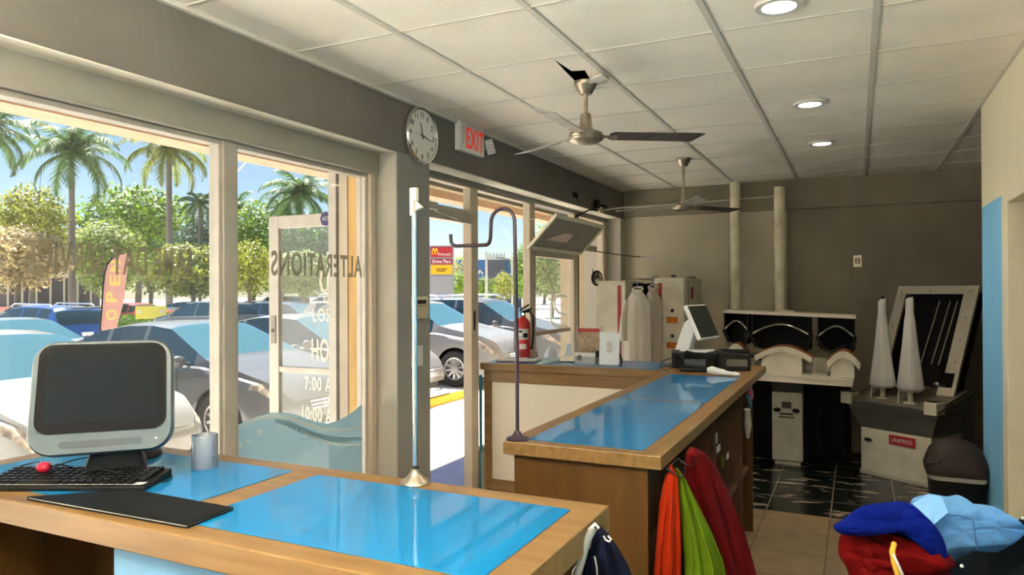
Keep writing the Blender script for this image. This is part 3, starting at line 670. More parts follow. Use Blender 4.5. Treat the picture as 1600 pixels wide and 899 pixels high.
# panel local: hinge line along y at z=0, plane leaning inward
L_ = .385; ca, sa = math.cos(math.radians(46)), math.sin(math.radians(46))
def hp(u, v, w=0): return (v*ca+w*sa, u, v*sa-w*ca)     # u along y, v up the panel, w outward thickness
def hbar(u0, u1, v0, v1, w0=-.012, w1=.012):
    return [hp(u0, v0, w0), hp(u1, v0, w0), hp(u1, v1, w0), hp(u0, v1, w0)], hp(0, 0, w1-w0)
mb = MB()
for a in ((-.64, .64, 0, .035), (-.64, .64, L_-.03, L_), (-.64, -.605, .035, L_-.03), (.605, .64, .035, L_-.03)):
    p_, d = hbar(*a); mb.prism(p_, d)
mb.build('frame', M['trimw'], t, bevel=.003)
p_, d = hbar(-.605, .605, .035, L_-.03, -.003, .003); MB().prism(p_, d).build('panel', pm('yellowed plastic sheet', (.30, .285, .23), .5, var=.12, scale=3), t)
p_, d = hbar(-.45, .05, .12, .22, .0035, .0045); MB().prism([p_[0], p_[1], p_[2], (p_[3][0], p_[3][1]+.30, p_[3][2])], (.001, 0, -.001)).build('patch', pm('pale torn patch of film', (.85, .68, .60), .5), t)
for s in (-1, 1): MB().tube([(0.0, .63*s, .24), (.27, .63*s, .27)], .005, 6).build('stay', M['nickel'], t)
t = thing('push_arm', 'silver closer arm and rod beside the tilted panel near the back corner', 'closer', (XG+.04, 6.95, 2.02))
MB().box((-.02, -.14, -.03), (.05, .14, .03)).build('body', M['nickel'], t, bevel=.008)
MB().tube([(.03, .1, -.02), (.20, .45, -.05), (.38, .60, -.07)], .006, 8).build('rod', M['bronze'], t); MB().tube([(.38, .60, -.07), (.52, .66, -.09)], .012, 8).build('grip', M['white'], t)
t = thing('round_mirror', 'small oval looking convex mirror with a black rim by the far window', 'mirror', at(932, 435, Y=6.75))
Mx = Matrix.Rotation(math.radians(-28), 4, 'Z') @ Matrix.Rotation(math.radians(16), 4, 'X')
MB().lathe([(0, .0), (.07, .0), (.078, .008), (.07, .016), (0, .010)], seg=32, axis='X', M=Mx).build('rim', M['black'], t, smooth=40)
MB().lathe([(0, .022), (.04, .0195), (.068, .013)], seg=32, axis='X', M=Mx).build('mirror_glass', pm('mirror', (.7, .72, .68), .08, 1), t, smooth=60, fix=False)
MB().tube([(0, .0, 0), (-.08, .12, .06), (-.16, .35, .10)], .006, 8).build('arm', M['black'], t)

# finishing cabinets with a hanging rail and shirts
CY = 6.75
def cab(x0, x1, y0, y1, z1, name, label, stripe, panel):
    t = thing(name, label, 'cabinet', ((x0+x1)/2, (y0+y1)/2, 0), group=None)
    MB().box((x0, y0, .08), (x1, y1, z1)).box((x0+.03, y0+.03, 0), (x1-.03, y1-.03, .08)).build('body', M['enamelw'], t, world=True, bevel=.008)
    MB().box((stripe, y0-.004, .5), (stripe+.035, y0, z1-.05)).build('red_stripe', M['maroon'], t, world=True)
    if panel:
        xm = stripe+.06
        for z in (1.40, 1.16): MB().lathe([(0, -.012), (.014, -.012), (.016, 0)], c=(x1-.11, y0, z), seg=16, axis='Y').build('knob', M['black'], t, world=True, smooth=40)
        for z in (1.31, 1.07): MB().box((x1-.165, y0-.004, z-.03), (x1-.06, y0, z+.03)).build('orange_label', pm('orange label', (.55, .14, .01), .5, var=.3, scale=40), t, world=True)
        mb = MB()
        for k in range(3): mb.box((x1-.20, y0-.002, 1.575+.018*k), (x1-.10, y0, 1.583+.018*k))
        mb.build('printed_plate', M['frame'], t, world=True)
        MB().box((xm-.03, y0-.03, 1.33), (xm-.01, y0, 1.345)).build('handle', M['chrome'], t, world=True)
        MB().box((x1, y0+.18, .1), (x1+.004, y0+.19, z1-.02)).build('side_seam', M['gunmetal'], t, world=True)
        MB().box((x1+.001, y0+.30, z1-.20), (x1+.005, y0+.42, z1-.09)).build('red_badge', M['maroon'], t, world=True)
        MB().tube([(x1-.12, y0+.1, z1), (x1-.12, y0+.1, z1+.03)], .02, 10).tube([(x1-.02, y0+.25, z1), (x1-.02, y0+.6, z1+.01)], .012, 8).build('top_fitting', M['gunmetal'], t, world=True)
    return t
cab(-2.325, -2.022, CY, 7.40, 1.69, 'finishing_cabinet', 'plain white cabinet tower with one red stripe, left of the hanging shirts', -2.10, False)
cab(-1.735, -1.455, CY, 7.60, 1.71, 'finishing_cabinet', 'white cabinet tower with orange labels and red stripe, right of the hanging shirts', -1.70, True)
o = MB().box((-2.02, 7.30, .3), (-1.737, 7.34, 1.66)).box((-2.02, CY+.25, 1.60), (-1.737, CY+.5, 1.66)).build('hanging_recess', M['blackm']); tag(o, 'black hood and recess between the two white cabinet towers', 'hood')

def cloth_tube(name, stations, mat, parent=None, nu=48, ripple=.12, freq=7, seed=0, fold=0):
    """garment lofted down stations (centre, half-width vector, half-depth vector)"""
    mb = MB(); nv = len(stations)
    # resample stations
    S = []
    for i in range(nv-1):
        for k in range(5):
            u = k/5; a, b = stations[i], stations[i+1]; S.append([Vector(a[j]).lerp(Vector(b[j]), u) for j in range(3)])
    S.append([Vector(stations[-1][j]) for j in range(3)]); n = len(S)
    vs, fs = [], []
    for j, (c, w, d) in enumerate(S):
        amp = ripple*min(1, .25+1.2*j/n)
        for i in range(nu):
            a = 2*PI*i/nu; q = 1+amp*math.sin(freq*a+seed+1.2*math.sin(j/n*3+seed))+amp*.5*noise.noise(Vector((math.cos(a)*2+seed, math.sin(a)*2, j/n*3)))
            x = math.cos(a); g = fold*min(1, .15+1.6*j/n)*(math.sin(x*7+seed+.9*math.sin(j/n*4+seed))+.5*math.sin(x*13+seed*2+j/n*3)+1.2*noise.noise(Vector((x*2, j/n*4, seed))))
            vs.append(c+w*x*q+d*math.sin(a)*q+(d.normalized()*g if fold else Vector()))
    for j in range(n-1):
        for i in range(nu): fs.append((j*nu+i, j*nu+(i+1) % nu, (j+1)*nu+(i+1) % nu, (j+1)*nu+i))
    fs.append(tuple(range(nu))[::-1]); fs.append(tuple((n-1)*nu+i for i in range(nu)))
    mb.add(vs, fs); return mb.build(name, mat, parent, world=parent is not None, smooth=60)
def shirt(x, y, z, label, mat, sc_=1, rz=0, arm=True):
    t = thing('hanging_shirt', label, 'shirt', (x, y, 0), rz, group=None)
    def L(*p): return Vector(p)
    st = [(L(0, 0, z), L(.05, 0, 0), L(0, .03, 0)), (L(0, 0, z-.05), L(.10, 0, 0), L(0, .05, 0)), (L(0, 0, z-.12), L(.155, 0, 0), L(0, .07, 0)), (L(0, 0, z-.3), L(.16, 0, 0), L(0, .08, 0)),
          (L(0, 0, z-.65), L(.165, 0, 0), L(0, .085, 0)), (L(0, 0, z-.98), L(.175, 0, 0), L(0, .09, 0))]
    st = [(a*1, b*sc_, c) for a, b, c in st]
    cloth_tube('shirt_body', st, mat, t, ripple=.07, freq=6, seed=x*9) if False else None
    b = cloth_tube('shirt_body', [(a, b, c) for a, b, c in st], mat, None, ripple=.07, freq=6, seed=x*9); b.parent = t
    # collar stand and flaps
    MB().tube([(-.045, .02, z+.005), (-.02, -.035, z-.03), (0, -.05, z-.075), (.02, -.035, z-.03), (.045, .02, z+.005), (.03, .05, z+.02), (-.03, .05, z+.02), (-.045, .02, z+.005)], .012, 8).build('collar', mat, t, smooth=60)
    if arm:
        s = cloth_tube('sleeve', [(L(-.085, -.02, z-.10), L(.025, 0, 0), L(0, .05, 0)), (L(-.115, -.03, z-.25), L(.032, 0, 0), L(0, .055, 0)), (L(-.125, -.04, z-.42), L(.036, 0, 0), L(0, .05, 0)), (L(-.118, -.04, z-.47), L(.03, 0, 0), L(0, .045, 0))], mat, None, ripple=.12, freq=4, seed=2); s.parent = t
        k = MB().box((-.006, -.10, z-.75), (.006, -.085, z-.10)).build('button_placket', mat, t); 
    MB().tube([(0, 0, z), (0, 0, z+.06), (.02, 0, z+.085), (.0, 0, z+.105), (-.02, 0, z+.085)], .003, 6).build('hanger_hook', M['chrome'], t, smooth=60)
    MB().tube([(-.13*sc_, 0, z-.08), (0, 0, z+.005), (.13*sc_, 0, z-.08)], .008, 8).build('hanger_bar', M['blackm'], t)
    return t
cw = pm('warm white shirting', (.60, .54, .46), .85, var=.05, scale=4, bump=.3, bscale=18, sheen=.2)
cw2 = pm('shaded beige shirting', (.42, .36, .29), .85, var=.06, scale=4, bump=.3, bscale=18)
shirt(-1.805, 6.40, 1.60, 'white shirt hanging between the white cabinet towers, front one with a sleeve', cw, .72)
shirt(-1.715, 6.62, 1.62, 'beige shirt hanging behind the white shirt, against the right cabinet tower', cw2, .5, arm=False)
o = MB().tube([(-2.02, CY+.05, 1.70), (-1.735, CY+.05, 1.70)], .009, 8).tube([(-1.805, CY+.05, 1.70), (-1.805, 6.37, 1.70)], .007, 8).tube([(-1.715, CY+.05, 1.72), (-1.715, 6.58, 1.72)], .007, 8).build('hanging_rail', M['nickel']); tag(o, 'metal rail holding the shirts in front of the cabinet towers', 'rail')

# collar and cuff press
t = thing('shirt_press', 'ivory and black collar and cuff press with three arched heads', 'press machine', (-.56, 6.85, 0))
W = lambda mb, n, m_, **k: mb.build(n, m_, t, world=True, **k)
x0, x1 = -1.075, -.002; Y0 = 6.62
W(MB().prism([(x0, Y0, 1.385), (x1, Y0, 1.345), (x1, Y0, 1.372), (x0, Y0, 1.412)], (0, .42, 0)).prism([(-.63, Y0+.05, 1.40), (-.50, Y0+.05, 1.395), (-.49, Y0+.05, 1.37), (-.64, Y0+.05, 1.38)], (0, .2, .012)), 'head_cover', M['enamel'], bevel=.004)
def archpoly(a, b, zt, zb, rise, zz, y):
    """black head outline between a and b with an arched opening below"""
    pts = [(a, y, zt), (b, y, zt), (b, y, zb)]
    n = 14
    for k in range(n+1):
        u = 1-k/n; x = lerp(a+.012, b-.012, u); pts.append((x, y, zz+rise*math.sin(PI*u)))
    pts.append((a, y, zb)); return pts
heads = [(-1.075, -.865, 1.39, 1.10, .075, 1.245), (-.84, -.36, 1.38, 1.06, .085, 1.21), (-.30, -.01, 1.36, 1.06, .085, 1.20)]
for a, b, zt, zb, rise, zz in heads:
    n = 16; sh = MB()
    # dark box: sides, back and a curved press shoe
    h_ = W(MB().box((a, Y0+.02, zz-.02), (a+.012, Y0+.38, zt)).box((b-.012, Y0+.02, zz-.02), (b, Y0+.38, zt)).box((a, Y0+.36, zb), (b, Y0+.38, zt)).box((a, Y0+.02, zt-.012), (b, Y0+.38, zt)).prism([(a+.012, Y0+.2, zt-.01), (b-.012, Y0+.2, zt-.01), (b-.04, Y0+.2, zb), (a+.04, Y0+.2, zb)], (0, .16, 0)), 'press_head', M['blackm'])
    ed = [(lerp(a+.012, b-.012, k/n), Y0+.01, zz+rise*math.sin(PI*k/n)) for k in range(n+1)]
    W(MB().tube(ed, .0045, 6), 'chrome_edge', M['chrome'], smooth=60)
    vs = [p for k in range(n+1) for p in (ed[k], (ed[k][0], Y0+.34, ed[k][2]), (ed[k][0], Y0+.34, ed[k][2]-.012), (ed[k][0], Y0+.01, ed[k][2]-.012))]
    W(MB().add(vs, [(4*k+i, 4*k+4+i, 4*k+4+(i+1) % 4, 4*k+(i+1) % 4) for k in range(n) for i in range(4)]), 'press_shoe', M['gunmetal'], smooth=40)
    W(MB().prism([(a, Y0+.02, zz), (a-.015, Y0+.02, zz-.02), (a+.03, Y0+.02, zb+.02), (a+.05, Y0+.02, zb+.04)], (0, .3, 0)), 'side_cheek', M['blackm'])
    W(MB().prism([(b, Y0+.02, zz), (b+.012, Y0+.02, zz-.03), (b-.02, Y0+.02, zb+.0), (b-.04, Y0+.02, zb+.03)], (0, .3, 0)), 'side_cheek', M['blackm'])
W(MB().tube([(-1.0, Y0+.1, 1.12), (-.9, Y0+.02, 1.02), (-.75, Y0+.1, .97)], .012, 8), 'hose', M['black'], smooth=60)
W(MB().tube([(-.30, Y0+.1, 1.12), (-.2, Y0+.02, 1.06), (-.06, Y0+.1, 1.12)], .01, 8), 'hose', M['black'], smooth=60)
for x in (-.685, -.425): W(MB().box((x-.018, Y0+.30, .97), (x+.018, Y0+.335, 1.14)), 'support_post', M['enamelw'], bevel=.004)
W(MB().box((-.667, Y0+.30, 1.08), (-.443, Y0+.33, 1.10)), 'cross_bar', M['enamelw'])
# bucks: padded arched forms
pad_b = pm('scorched brown pad', (.20, .075, .02), .8, var=.3, scale=12); pad_w = pm('stained canvas cover', (.60, .55, .43), .85, var=.15, scale=9, bump=.3)
def buck(a, b, zb, rise, th, y, dep, name, foot=True):
    n = 18
    o_ = [(lerp(a, b, k/n), zb+rise*math.sin(PI*(.06+.88*k/n))) for k in range(n+1)]
    i_ = [(lerp(a+th*.2, b-th*.2, k/n), zb-th+rise*math.sin(PI*(.06+.88*k/n))) for k in range(n+1)]
    pl = [(x, y, z) for x, z in o_]+[(x, y, z) for x, z in i_[::-1]]
    bk = W(MB().prism(pl, (0, dep, 0)), name, pad_w, smooth=35)
    pt_ = [(x, y+.012, z+.004) for x, z in o_]; tp = [p for p in pt_]+[(x, y, z-.012) for x, y, z in pt_[::-1]]
    W(MB().prism([(x, y+.02, z+.006) for x, z in o_]+[(x, y+.02, z-.006) for x, z in o_[::-1]], (0, dep-.02, 0)), name+'_pad', pad_b, smooth=35)
    if foot: W(MB().prism([(lerp(a, b, .12), y+.02, .875), (lerp(a, b, .82), y+.02, .865)]+[(x, y+.02, z-.002) for x, z in i_[::-1][3:-2]], (0, dep-.05, 0)), name+'_body', M['enamelw'])
    return bk
buck(-.80, -.335, 1.0, .105, .045, 6.50, .26, 'body_buck'); buck(-.225, .03, .97, .115, .055, 6.46, .26, 'cuff_buck'); buck(-1.05, -.86, 1.0, .12, .05, 6.50, .24, 'collar_buck')
W(MB().box((-.80, 6.46, .845), (-.02, 6.95, .875)).prism([(-.84, 6.40, .82), (-.03, 6.34, .81), (-.02, 6.34, .87), (-.80, 6.42, .875)], (0, .06, 0)), 'work_shelf', M['enamel'], bevel=.004)
W(MB().box((-1.05, 6.8, .83), (-.05, 7.15, 1.0)), 'bed', M['enamel'], bevel=.006)
W(MB().box((-.70, 6.93, .04), (-.44, 7.30, .66)).box((-.68, 6.95, 0), (-.46, 7.28, .04)), 'pedestal', M['enamelw'], bevel=.006)
W(MB().prism([(-.73, 6.86, .845), (-.41, 6.86, .845), (-.45, 6.95, .66), (-.69, 6.95, .66)], (0, .3, 0)), 'pedestal_neck', M['gunmetal'])
W(MB().box((-.615, 6.924, .52), (-.535, 6.93, .575)), 'display', pm('brown meter window', (.06, .035, .015), .3))
for x in (-.665, -.505): W(MB().ell((x+.01, 6.915, .50), (.033, .02, .02), 14, 8), 'black_pad', M['black'], smooth=60)
W(MB().box((-.635, 6.925, .455), (-.52, 6.93, .475)).box((-.64, 6.925, .43), (-.51, 6.93, .443)), 'rust_plate', pm('rust', (.15, .08, .05), .8))
W(MB().box((-1.0, 7.2, .0), (-.05, 7.5, .74)).box((-.42, 7.05, .1), (-.10, 7.2, .72)).tube([(-.30, 7.0, .1), (-.30, 7.0, .7)], .03, 10).tube([(-.95, 7.1, .25), (-.74, 7.1, .25)], .03, 8), 'machinery', M['blackm'])

# sleeve press turned towards the room
t = thing('sleeve_press', 'ivory sleeve press with leaning frame, two white sleeve forms and a red label', 'press machine', (.03, 6.93, 0), math.radians(-33))
B = lambda mb, n, m_, **k: mb.build(n, m_, t, **k)
B(MB().box((0, 0, .03), (.60, .45, .40)), 'cabinet', M['enamelw'], bevel=.006)
B(MB().box((-.005, -.01, 0), (.605, .44, .035)), 'plinth', M['enamel'], bevel=.003)
B(MB().prism([(0, 0, .40), (.60, 0, .40), (.70, -.09, .63), (-.09, -.09, .63)], (0, .45, 0)), 'hopper_front', M['gunmetal'], bevel=.004)
B(MB().prism([(-.09, -.09, .632), (.70, -.09, .632), (.68, .40, .74), (-.03, .40, .74)], (0, 0, .018)), 'table', pm('stained table top', (.17, .15, .11), .55, var=.2, scale=8), bevel=.003)
for x in (-.12, .60): 
    o = B(MB().box((x, -.11, .60), (x+.10, .02, .70)), 'control_box', M['enamelw'], bevel=.006); MB().box((x+.015, -.09, .70), (x+.085, .0, .705)).build('touch_pad', M['black'], o)
B(MB().prism([(.60, -.0, .40), (.70, -.09, .63), (.70, .45, .75), (.62, .45, .40)], (.006, 0, 0)).prism([(.62, .45, .1), (.62, .45, .75), (.60, .66, 1.60), (.60, .70, 1.60), (.60, .62, .1)], (.008, 0, 0)), 'side_sheet', M['gunmetal'])
fw = .69; fx = -.03
def lp(x, v, w=0): return (x, lerp(.22, .64, v)+w, lerp(.72, 1.62, v))
def bar(x0, x1, v0, v1, w=0): return [lp(x0, v0, w), lp(x1, v0, w), lp(x1, v1, w), lp(x0, v1, w)]
B(MB().prism(bar(fx, fx+.085, 0, .92), (0, .03, 0)).prism(bar(fx+fw-.11, fx+fw, .20, .92), (0, .03, 0)).prism(bar(fx+fw-.03, fx+fw, 0, .20), (0, .03, 0)).prism(bar(fx, fx+fw, .92, 1.0), (0, .03, 0)).prism(bar(fx+fw-.14, fx+fw-.03, 0, .07), (0, .03, 0)), 'leaning_frame', M['enamel'], bevel=.002)
B(MB().prism(bar(fx+.08, fx+fw-.02, 0, .93, .16), (0, .01, 0)).prism([lp(fx+.075, 0, .02), lp(fx+.075, .93, .02), lp(fx+.075, .93, .17), lp(fx+.075, 0, .17)], (.008, 0, 0)).prism([lp(fx+fw-.03, 0, .02), lp(fx+fw-.03, .93, .02), lp(fx+fw-.03, .93, .17), lp(fx+fw-.03, 0, .17)], (.008, 0, 0)), 'dark_interior', M['blackm'])
for x in (.27, .36, .42): B(MB().tube([lp(x, .25, .13), lp(x+.03, .85, .13)], .006, 6), 'heater_rod', M['nickel'])
mb = MB()
for x, v in ((fx+.04, .95), (fx+.3, .95), (fx+fw-.06, .95), (fx+.04, .6), (fx+fw-.05, .7), (fx+fw-.05, .5), (fx+fw-.05, .3), (fx+.04, .3)):
    p = Vector(lp(x, v)); mb.ell((p.x, p.y-.002, p.z), .006, 8, 6)
B(mb, 'screws', M['bronze'])
B(MB().ell((.5, .28, .80), (.035, .03, .025)).box((.53, .26, .78), (.58, .30, .81)), 'valve', M['chrome'], smooth=50)
for k, (lx, ly, hh) in enumerate(((.175, .04, .72), (.435, .0, .735))):
    f_ = cloth_tube('sleeve_form', [(Vector((lx, ly+.02, .80+hh)), Vector((.012, 0, 0)), Vector((0, .012, 0))), (Vector((lx, ly, .77+hh)), Vector((.030, 0, 0)), Vector((0, .028, 0))), (Vector((lx, ly, .65+hh)), Vector((.034, 0, 0)), Vector((0, .03, 0))), (Vector((lx, ly, .60+hh)), Vector((.042, 0, 0)), Vector((0, .035, 0))),
         (Vector((lx, ly, .40+hh)), Vector((.060, 0, 0)), Vector((0, .05, 0))), (Vector((lx, ly, .78)), Vector((.105, 0, 0)), Vector((0, .08, 0))), (Vector((lx, ly, .755)), Vector((.07, 0, 0)), Vector((0, .06, 0)))], M['cloth_w'], None, ripple=.05, freq=5, seed=k*2.)
    f_.parent = t
    MB().ell((lx, ly+.01, .795+hh), (.016, .014, .022), 10, 8).build('black_tip', M['black'], f_, smooth=60)
    MB().tube([(lx, ly, .66), (lx, ly, .77)], .022, 10).box((lx-.03, ly-.05, .655), (lx+.06, ly+.02, .672)).build('form_foot', M['enamelw'], f_)
    MB().tube([(lx-.07, ly-.06, .65), (lx-.062, ly-.05, .80)], .006, 8).build('guide_rod', M['enamel'], f_)
B(MB().box((.255, -.006, .295), (.475, -.001, .375)), 'red_label', M['maroon'], bevel=.0)
lab = text('lettering', 'UNIPRESS', (.275, -.007, .318), (1, 0, 0), (0, 0, 1), .18, .034, M['white'], t, .001, world=False)
B(MB().ell((.07, -.012, .30), (.035, .014, .014)), 'handle', M['black'], smooth=60)

# dome lidded bin
t = thing('trash_bin', 'dark brown dome-lidded trash bin beside the blue wall end', 'trash bin', (.535, 5.06, 0)); t.scale = (.87, .87, .93)
mb = MB(); vs, fs = loft([[(x, y, z) for x, z, y in [(p[0], p[2], p[1]) for p in []]]]) if False else ([], [])
def sq(w, d, r, z, n=6):
    p = []
    for cx, cy, s in ((w/2-r, d/2-r, 0), (-w/2+r, d/2-r, 1), (-w/2+r, -d/2+r, 2), (w/2-r, -d/2+r, 3)):
        for k in range(n): an = PI/2*s+PI/2*k/(n-1); p.append((cx+r*math.cos(an), cy+r*math.sin(an), z))
    return p
vs, fs = loft([sq(.28, .27, .05, 0), sq(.33, .32, .06, .50), sq(.34, .33, .06, .51)]); MB().add(vs, fs).build('body', M['black'], t, smooth=40)
vs, fs = loft([sq(.345, .335, .06, .495), sq(.35, .34, .06, .515), sq(.345, .335, .06, .53)]); MB().add(vs, fs).build('liner', pm('grey bin liner', (.35, .33, .28), .4), t, smooth=40)
brn = pm('dark brown plastic lid', (.022, .012, .008), .6, var=.15, spec=.3, scale=9)
vs, fs = loft([sq(.37, .36, .07, .525), sq(.38, .37, .07, .56), sq(.36, .35, .08, .60), sq(.32, .32, .1, .665), sq(.24, .24, .1, .71), sq(.12, .12, .05, .735), sq(.02, .02, .009, .74)])
MB().add(vs, fs).build('dome_lid', brn, t, smooth=50)
MB().prism([(-.185, -.12, .58), (-.11, -.17, .60), (-.04, -.12, .69), (-.12, -.05, .69)], (-.012, -.014, .006)).build('flap', brn, t, bevel=.004)

# ================================================================== ON THE COUNTERS
# register corner at the far end of the long counter
t = thing('cash_box', 'black cash drawer box under the white register stand', 'cash drawer', (-1.0, 4.95, CZ), math.radians(14))
MB().box((-.15, -.12, .003), (.16, .14, .105)).build('housing', M['black'], t, bevel=.006)
MB().box((-.13, -.125, .02), (.14, -.12, .09)).build('drawer', M['blackm'], t, bevel=.002)
t = thing('receipt_printer', 'black receipt printer at the right of the register', 'printer', (-.735, 4.93, CZ), math.radians(10))
MB().prism([(-.10, -.13, .003), (.10, -.13, .003), (.10, -.13, .105), (-.10, -.13, .125)], (0, .25, 0)).build('housing', M['black'], t, bevel=.008)
mb = MB()
for k in range(6): mb.box((-.085, -.10+.035*k, .115), (.085, -.085+.035*k, .124))
mb.build('cover_ribs', M['blackm'], t, bevel=.002)
MB().box((-.05, -.132, .03), (.08, -.130, .075)).build('front_label', M['gunmetal'], t)
t = thing('register_display', 'white register with a tilted touch screen seen from the side, on the black cash drawer', 'register', (-.99, 4.93, CZ+.106), math.radians(78))
wp = pm('gloss white shell', (.78, .78, .77), .25)
MB().prism([(-.075, -.11, 0), (.075, -.11, 0), (.055, .09, 0), (-.055, .09, 0)], (0, 0, .016)).build('foot', wp, t, bevel=.005)
MB().prism([(-.04, .13, .01), (-.04, .03, .01), (-.04, -.0, .10), (-.04, -.03, .22), (-.04, .0, .24), (-.04, .06, .20)], (.08, 0, 0)).build('stand', wp, t, bevel=.006)
Mx = Matrix.Translation((0, -.055, .20)) @ Matrix.Rotation(math.radians(-24), 4, 'X')
MB().box((-.16, -.008, -.12), (.16, .022, .13), M=Mx).build('screen_housing', wp, t, bevel=.01)
MB().box((-.15, -.0105, -.108), (.15, -.008, .118), M=Mx).build('screen', pm('dark green grey screen', (.03, .04, .035), .15), t)
t = thing('barcode_scanner', 'dark grey hand scanner lying in front of the cash drawer', 'scanner', (-.93, 4.66, CZ), math.radians(8))
MB().tube([(-.07, 0, .055), (.0, 0, .05), (.06, .0, .05)], [.028, .03, .032], 14).build('head', pm('charcoal rubber', (.03, .035, .04), .5), t, smooth=40)
MB().tube([(-.06, 0, .06), (-.085, 0, .10), (-.06, .0, .125), (-.02, 0, .12)], [.016, .014, .012, .008], 10).build('trigger_guard', M['black'], t, smooth=40)
MB().box((-.10, -.03, .002), (.07, .03, .026)).build('cradle', M['black'], t, bevel=.008)
t = thing('payment_wand', 'white handheld scanner lying on the blue panel near the printer', 'scanner', (-.735, 4.50, CZ), math.radians(-8))
MB().tube([(-.095, .0, .028), (-.07, 0, .030), (-.02, 0, .022), (.08, 0, .014), (.10, 0, .013)], [.018, .026, .022, .014, .008], 16).build('shell', wp, t, smooth=50)
MB().box((-.04, -.010, .030), (.07, .010, .038)).build('grip', M['black'], t, bevel=.004)
tt = bpy.data.objects
cable('loose_cable', 'dark cord curling off the left side of the cash drawer', [(1048, 560, .04), (1034, 566, .02), (1032, 574, .003), (1046, 581, .003)], .0, r=.003)

# back counter: clipboards, card holder, brochures, pale cover
t = thing('clipboard', 'dark clipboard with papers at the left end of the back counter', 'clipboard', (-2.28, 4.86, CZ+.003), .25)
MB().box((-.16, -.11, 0), (.16, .11, .004)).build('board', M['plum'], t)
MB().box((-.14, -.10, .004), (.13, .09, .007)).build('sheet', M['cloth_w'], t)
MB().box((-.05, .085, .004), (.05, .11, .016)).build('clip', M['chrome'], t, bevel=.002)
t = thing('card_holder', 'small white card holder with a dark base on the back counter', 'card holder', at(888, 566, Z=CZ), .1)
MB().box((-.065, -.03, .0), (.065, .03, .008)).build('base', M['black'], t)
MB().prism([(-.06, -.028, .008), (-.06, .025, .008), (-.06, .025, .045), (-.06, -.01, .036)], (.12, 0, 0)).build('tray', M['panelw'], t, bevel=.003)
MB().prism([(-.03, .01, .04), (.03, .01, .04), (.02, .015, .13), (-.012, .015, .14)], (0, .003, 0)).build('cards', pm('pale blue card', (.55, .66, .72), .5), t)
t = thing('brochure_stand', 'acrylic stand holding a brown picture leaflet above white cards, on the back counter', 'brochure stand', at(920, 570, Z=CZ), .12)
MB().box((-.10, -.04, 0), (.10, .04, .006)).box((-.10, .03, .006), (.10, .036, .27)).box((-.10, -.04, .006), (.10, -.036, .06)).build('holder', thin('clear acrylic', (.8, .85, .88), .2), t)
lf = pm('brown leaflet print', (.42, .30, .20), .5, col2=(.20, .14, .09), scale=30)
MB().box((-.085, .018, .085), (.075, .024, .255)).build('leaflet', lf, t); MB().box((-.085, .0165, .23), (.075, .018, .255)).build('leaflet_heading', M['maroon'], t)
MB().box((-.095, -.03, .008), (.05, -.024, .085)).build('white_cards', M['white'], t); MB().lathe([(0, -.0315), (.02, -.0315)], c=(-.06, 0, .05), seg=20, axis='Y').build('print', M['gunmetal'], t, fix=False)
MB().box((.055, -.03, .008), (.085, .02, .10)).build('pen_well', M['black'], t)
t = thing('brochure_stand', 'acrylic stand of pale blue printed cards, right of the brown leaflet', 'brochure stand', at(952, 572, Z=CZ), .1)
MB().box((-.08, -.04, 0), (.08, .04, .006)).box((-.08, .03, .006), (.08, .036, .20)).build('holder', M['glass2'], t)
MB().prism([(-.07, -.01, .008), (.07, -.01, .008), (.07, .018, .225), (-.07, .018, .235)], (0, .004, 0)).build('cards', pm('white blue card', (.66, .72, .76), .5), t)
mb = MB()
for z in (.15, .11): mb.lathe([(.014, 0), (.018, 0), (.018, -.001), (.014, -.001)], c=(.0, .0, z), seg=20, axis='Y')
mb.build('print', M['frame'], t)
for c in list(t.children):
    if c.name.startswith('print'): c.location.y = -.006
MB().tube([(.085, -.03, .0), (.09, -.02, .05), (.075, .0, .08)], .008, 8).build('pen', M['black'], t)
t = thing('draped_cover', 'pale blue pointed cloth cover standing outside the third window', 'cover', at(861, 592, X=-2.85)+Vector((0, 0, 0)))
gz = t.location.z; t.location.z = 0
f_ = cloth_tube('cloth', [(Vector((0, 0, gz+.34)), Vector((0, .02, 0)), Vector((.02, 0, 0))), (Vector((0, 0, gz+.28)), Vector((0, .10, 0)), Vector((.05, 0, 0))), (Vector((0, 0, gz+.10)), Vector((0, .20, 0)), Vector((.07, 0, 0))), (Vector((0, 0, .0)), Vector((0, .24, 0)), Vector((.08, 0, 0)))], pm('pale blue cloth', (.42, .50, .62), .8), None, ripple=.06); f_.parent = t

# fire extinguisher on the second mullion
t = thing('fire_extinguisher', 'red fire extinguisher with white labels mounted on the mullion above the back counter', 'fire extinguisher', (-2.385, 5.16, 1.06))
MB().lathe([(0, 0), (.050, 0), (.056, .008), (.057, .26), (.054, .285), (.040, .31), (.022, .325), (.018, .335), (0, .335)], seg=32).build('cylinder', M['red'], t, smooth=35)
MB().lathe([(.018, .332), (.02, .335), (.02, .36), (.013, .37), (0, .37)], seg=20).tube([(-.02, .0, .36), (.07, .02, .395)], .008, 8).tube([(-.03, .0, .375), (.05, .01, .425)], .007, 8).build('valve_handle', M['black'], t, smooth=40)
MB().lathe([(0, -.024), (.012, -.024), (.012, -.018)], c=(0.01, 0, .35), seg=16, axis='Y').build('gauge', M['chrome'], t)
MB().tube([(.01, .01, .365), (.045, .03, .37), (.070, .04, .33), (.072, .04, .20), (.066, .03, .10), (.062, .025, .07)], [.008, .009, .009, .009, .010, .013], 10).build('hose', M['black'], t, smooth=60)
an = math.atan2(-5.16, 2.385)
mbx = wrapmark(t, an, [(-.8, .8, .150, .235)], .0578, 'cloth_w', 'label'); wrapmark(t, an, [(-.6, -.1, .205, .222), (.0, .7, .165, .20), (-.7, -.1, .16, .163), (-.7, -.1, .17, .173)], .0582, 'black', 'label_print')
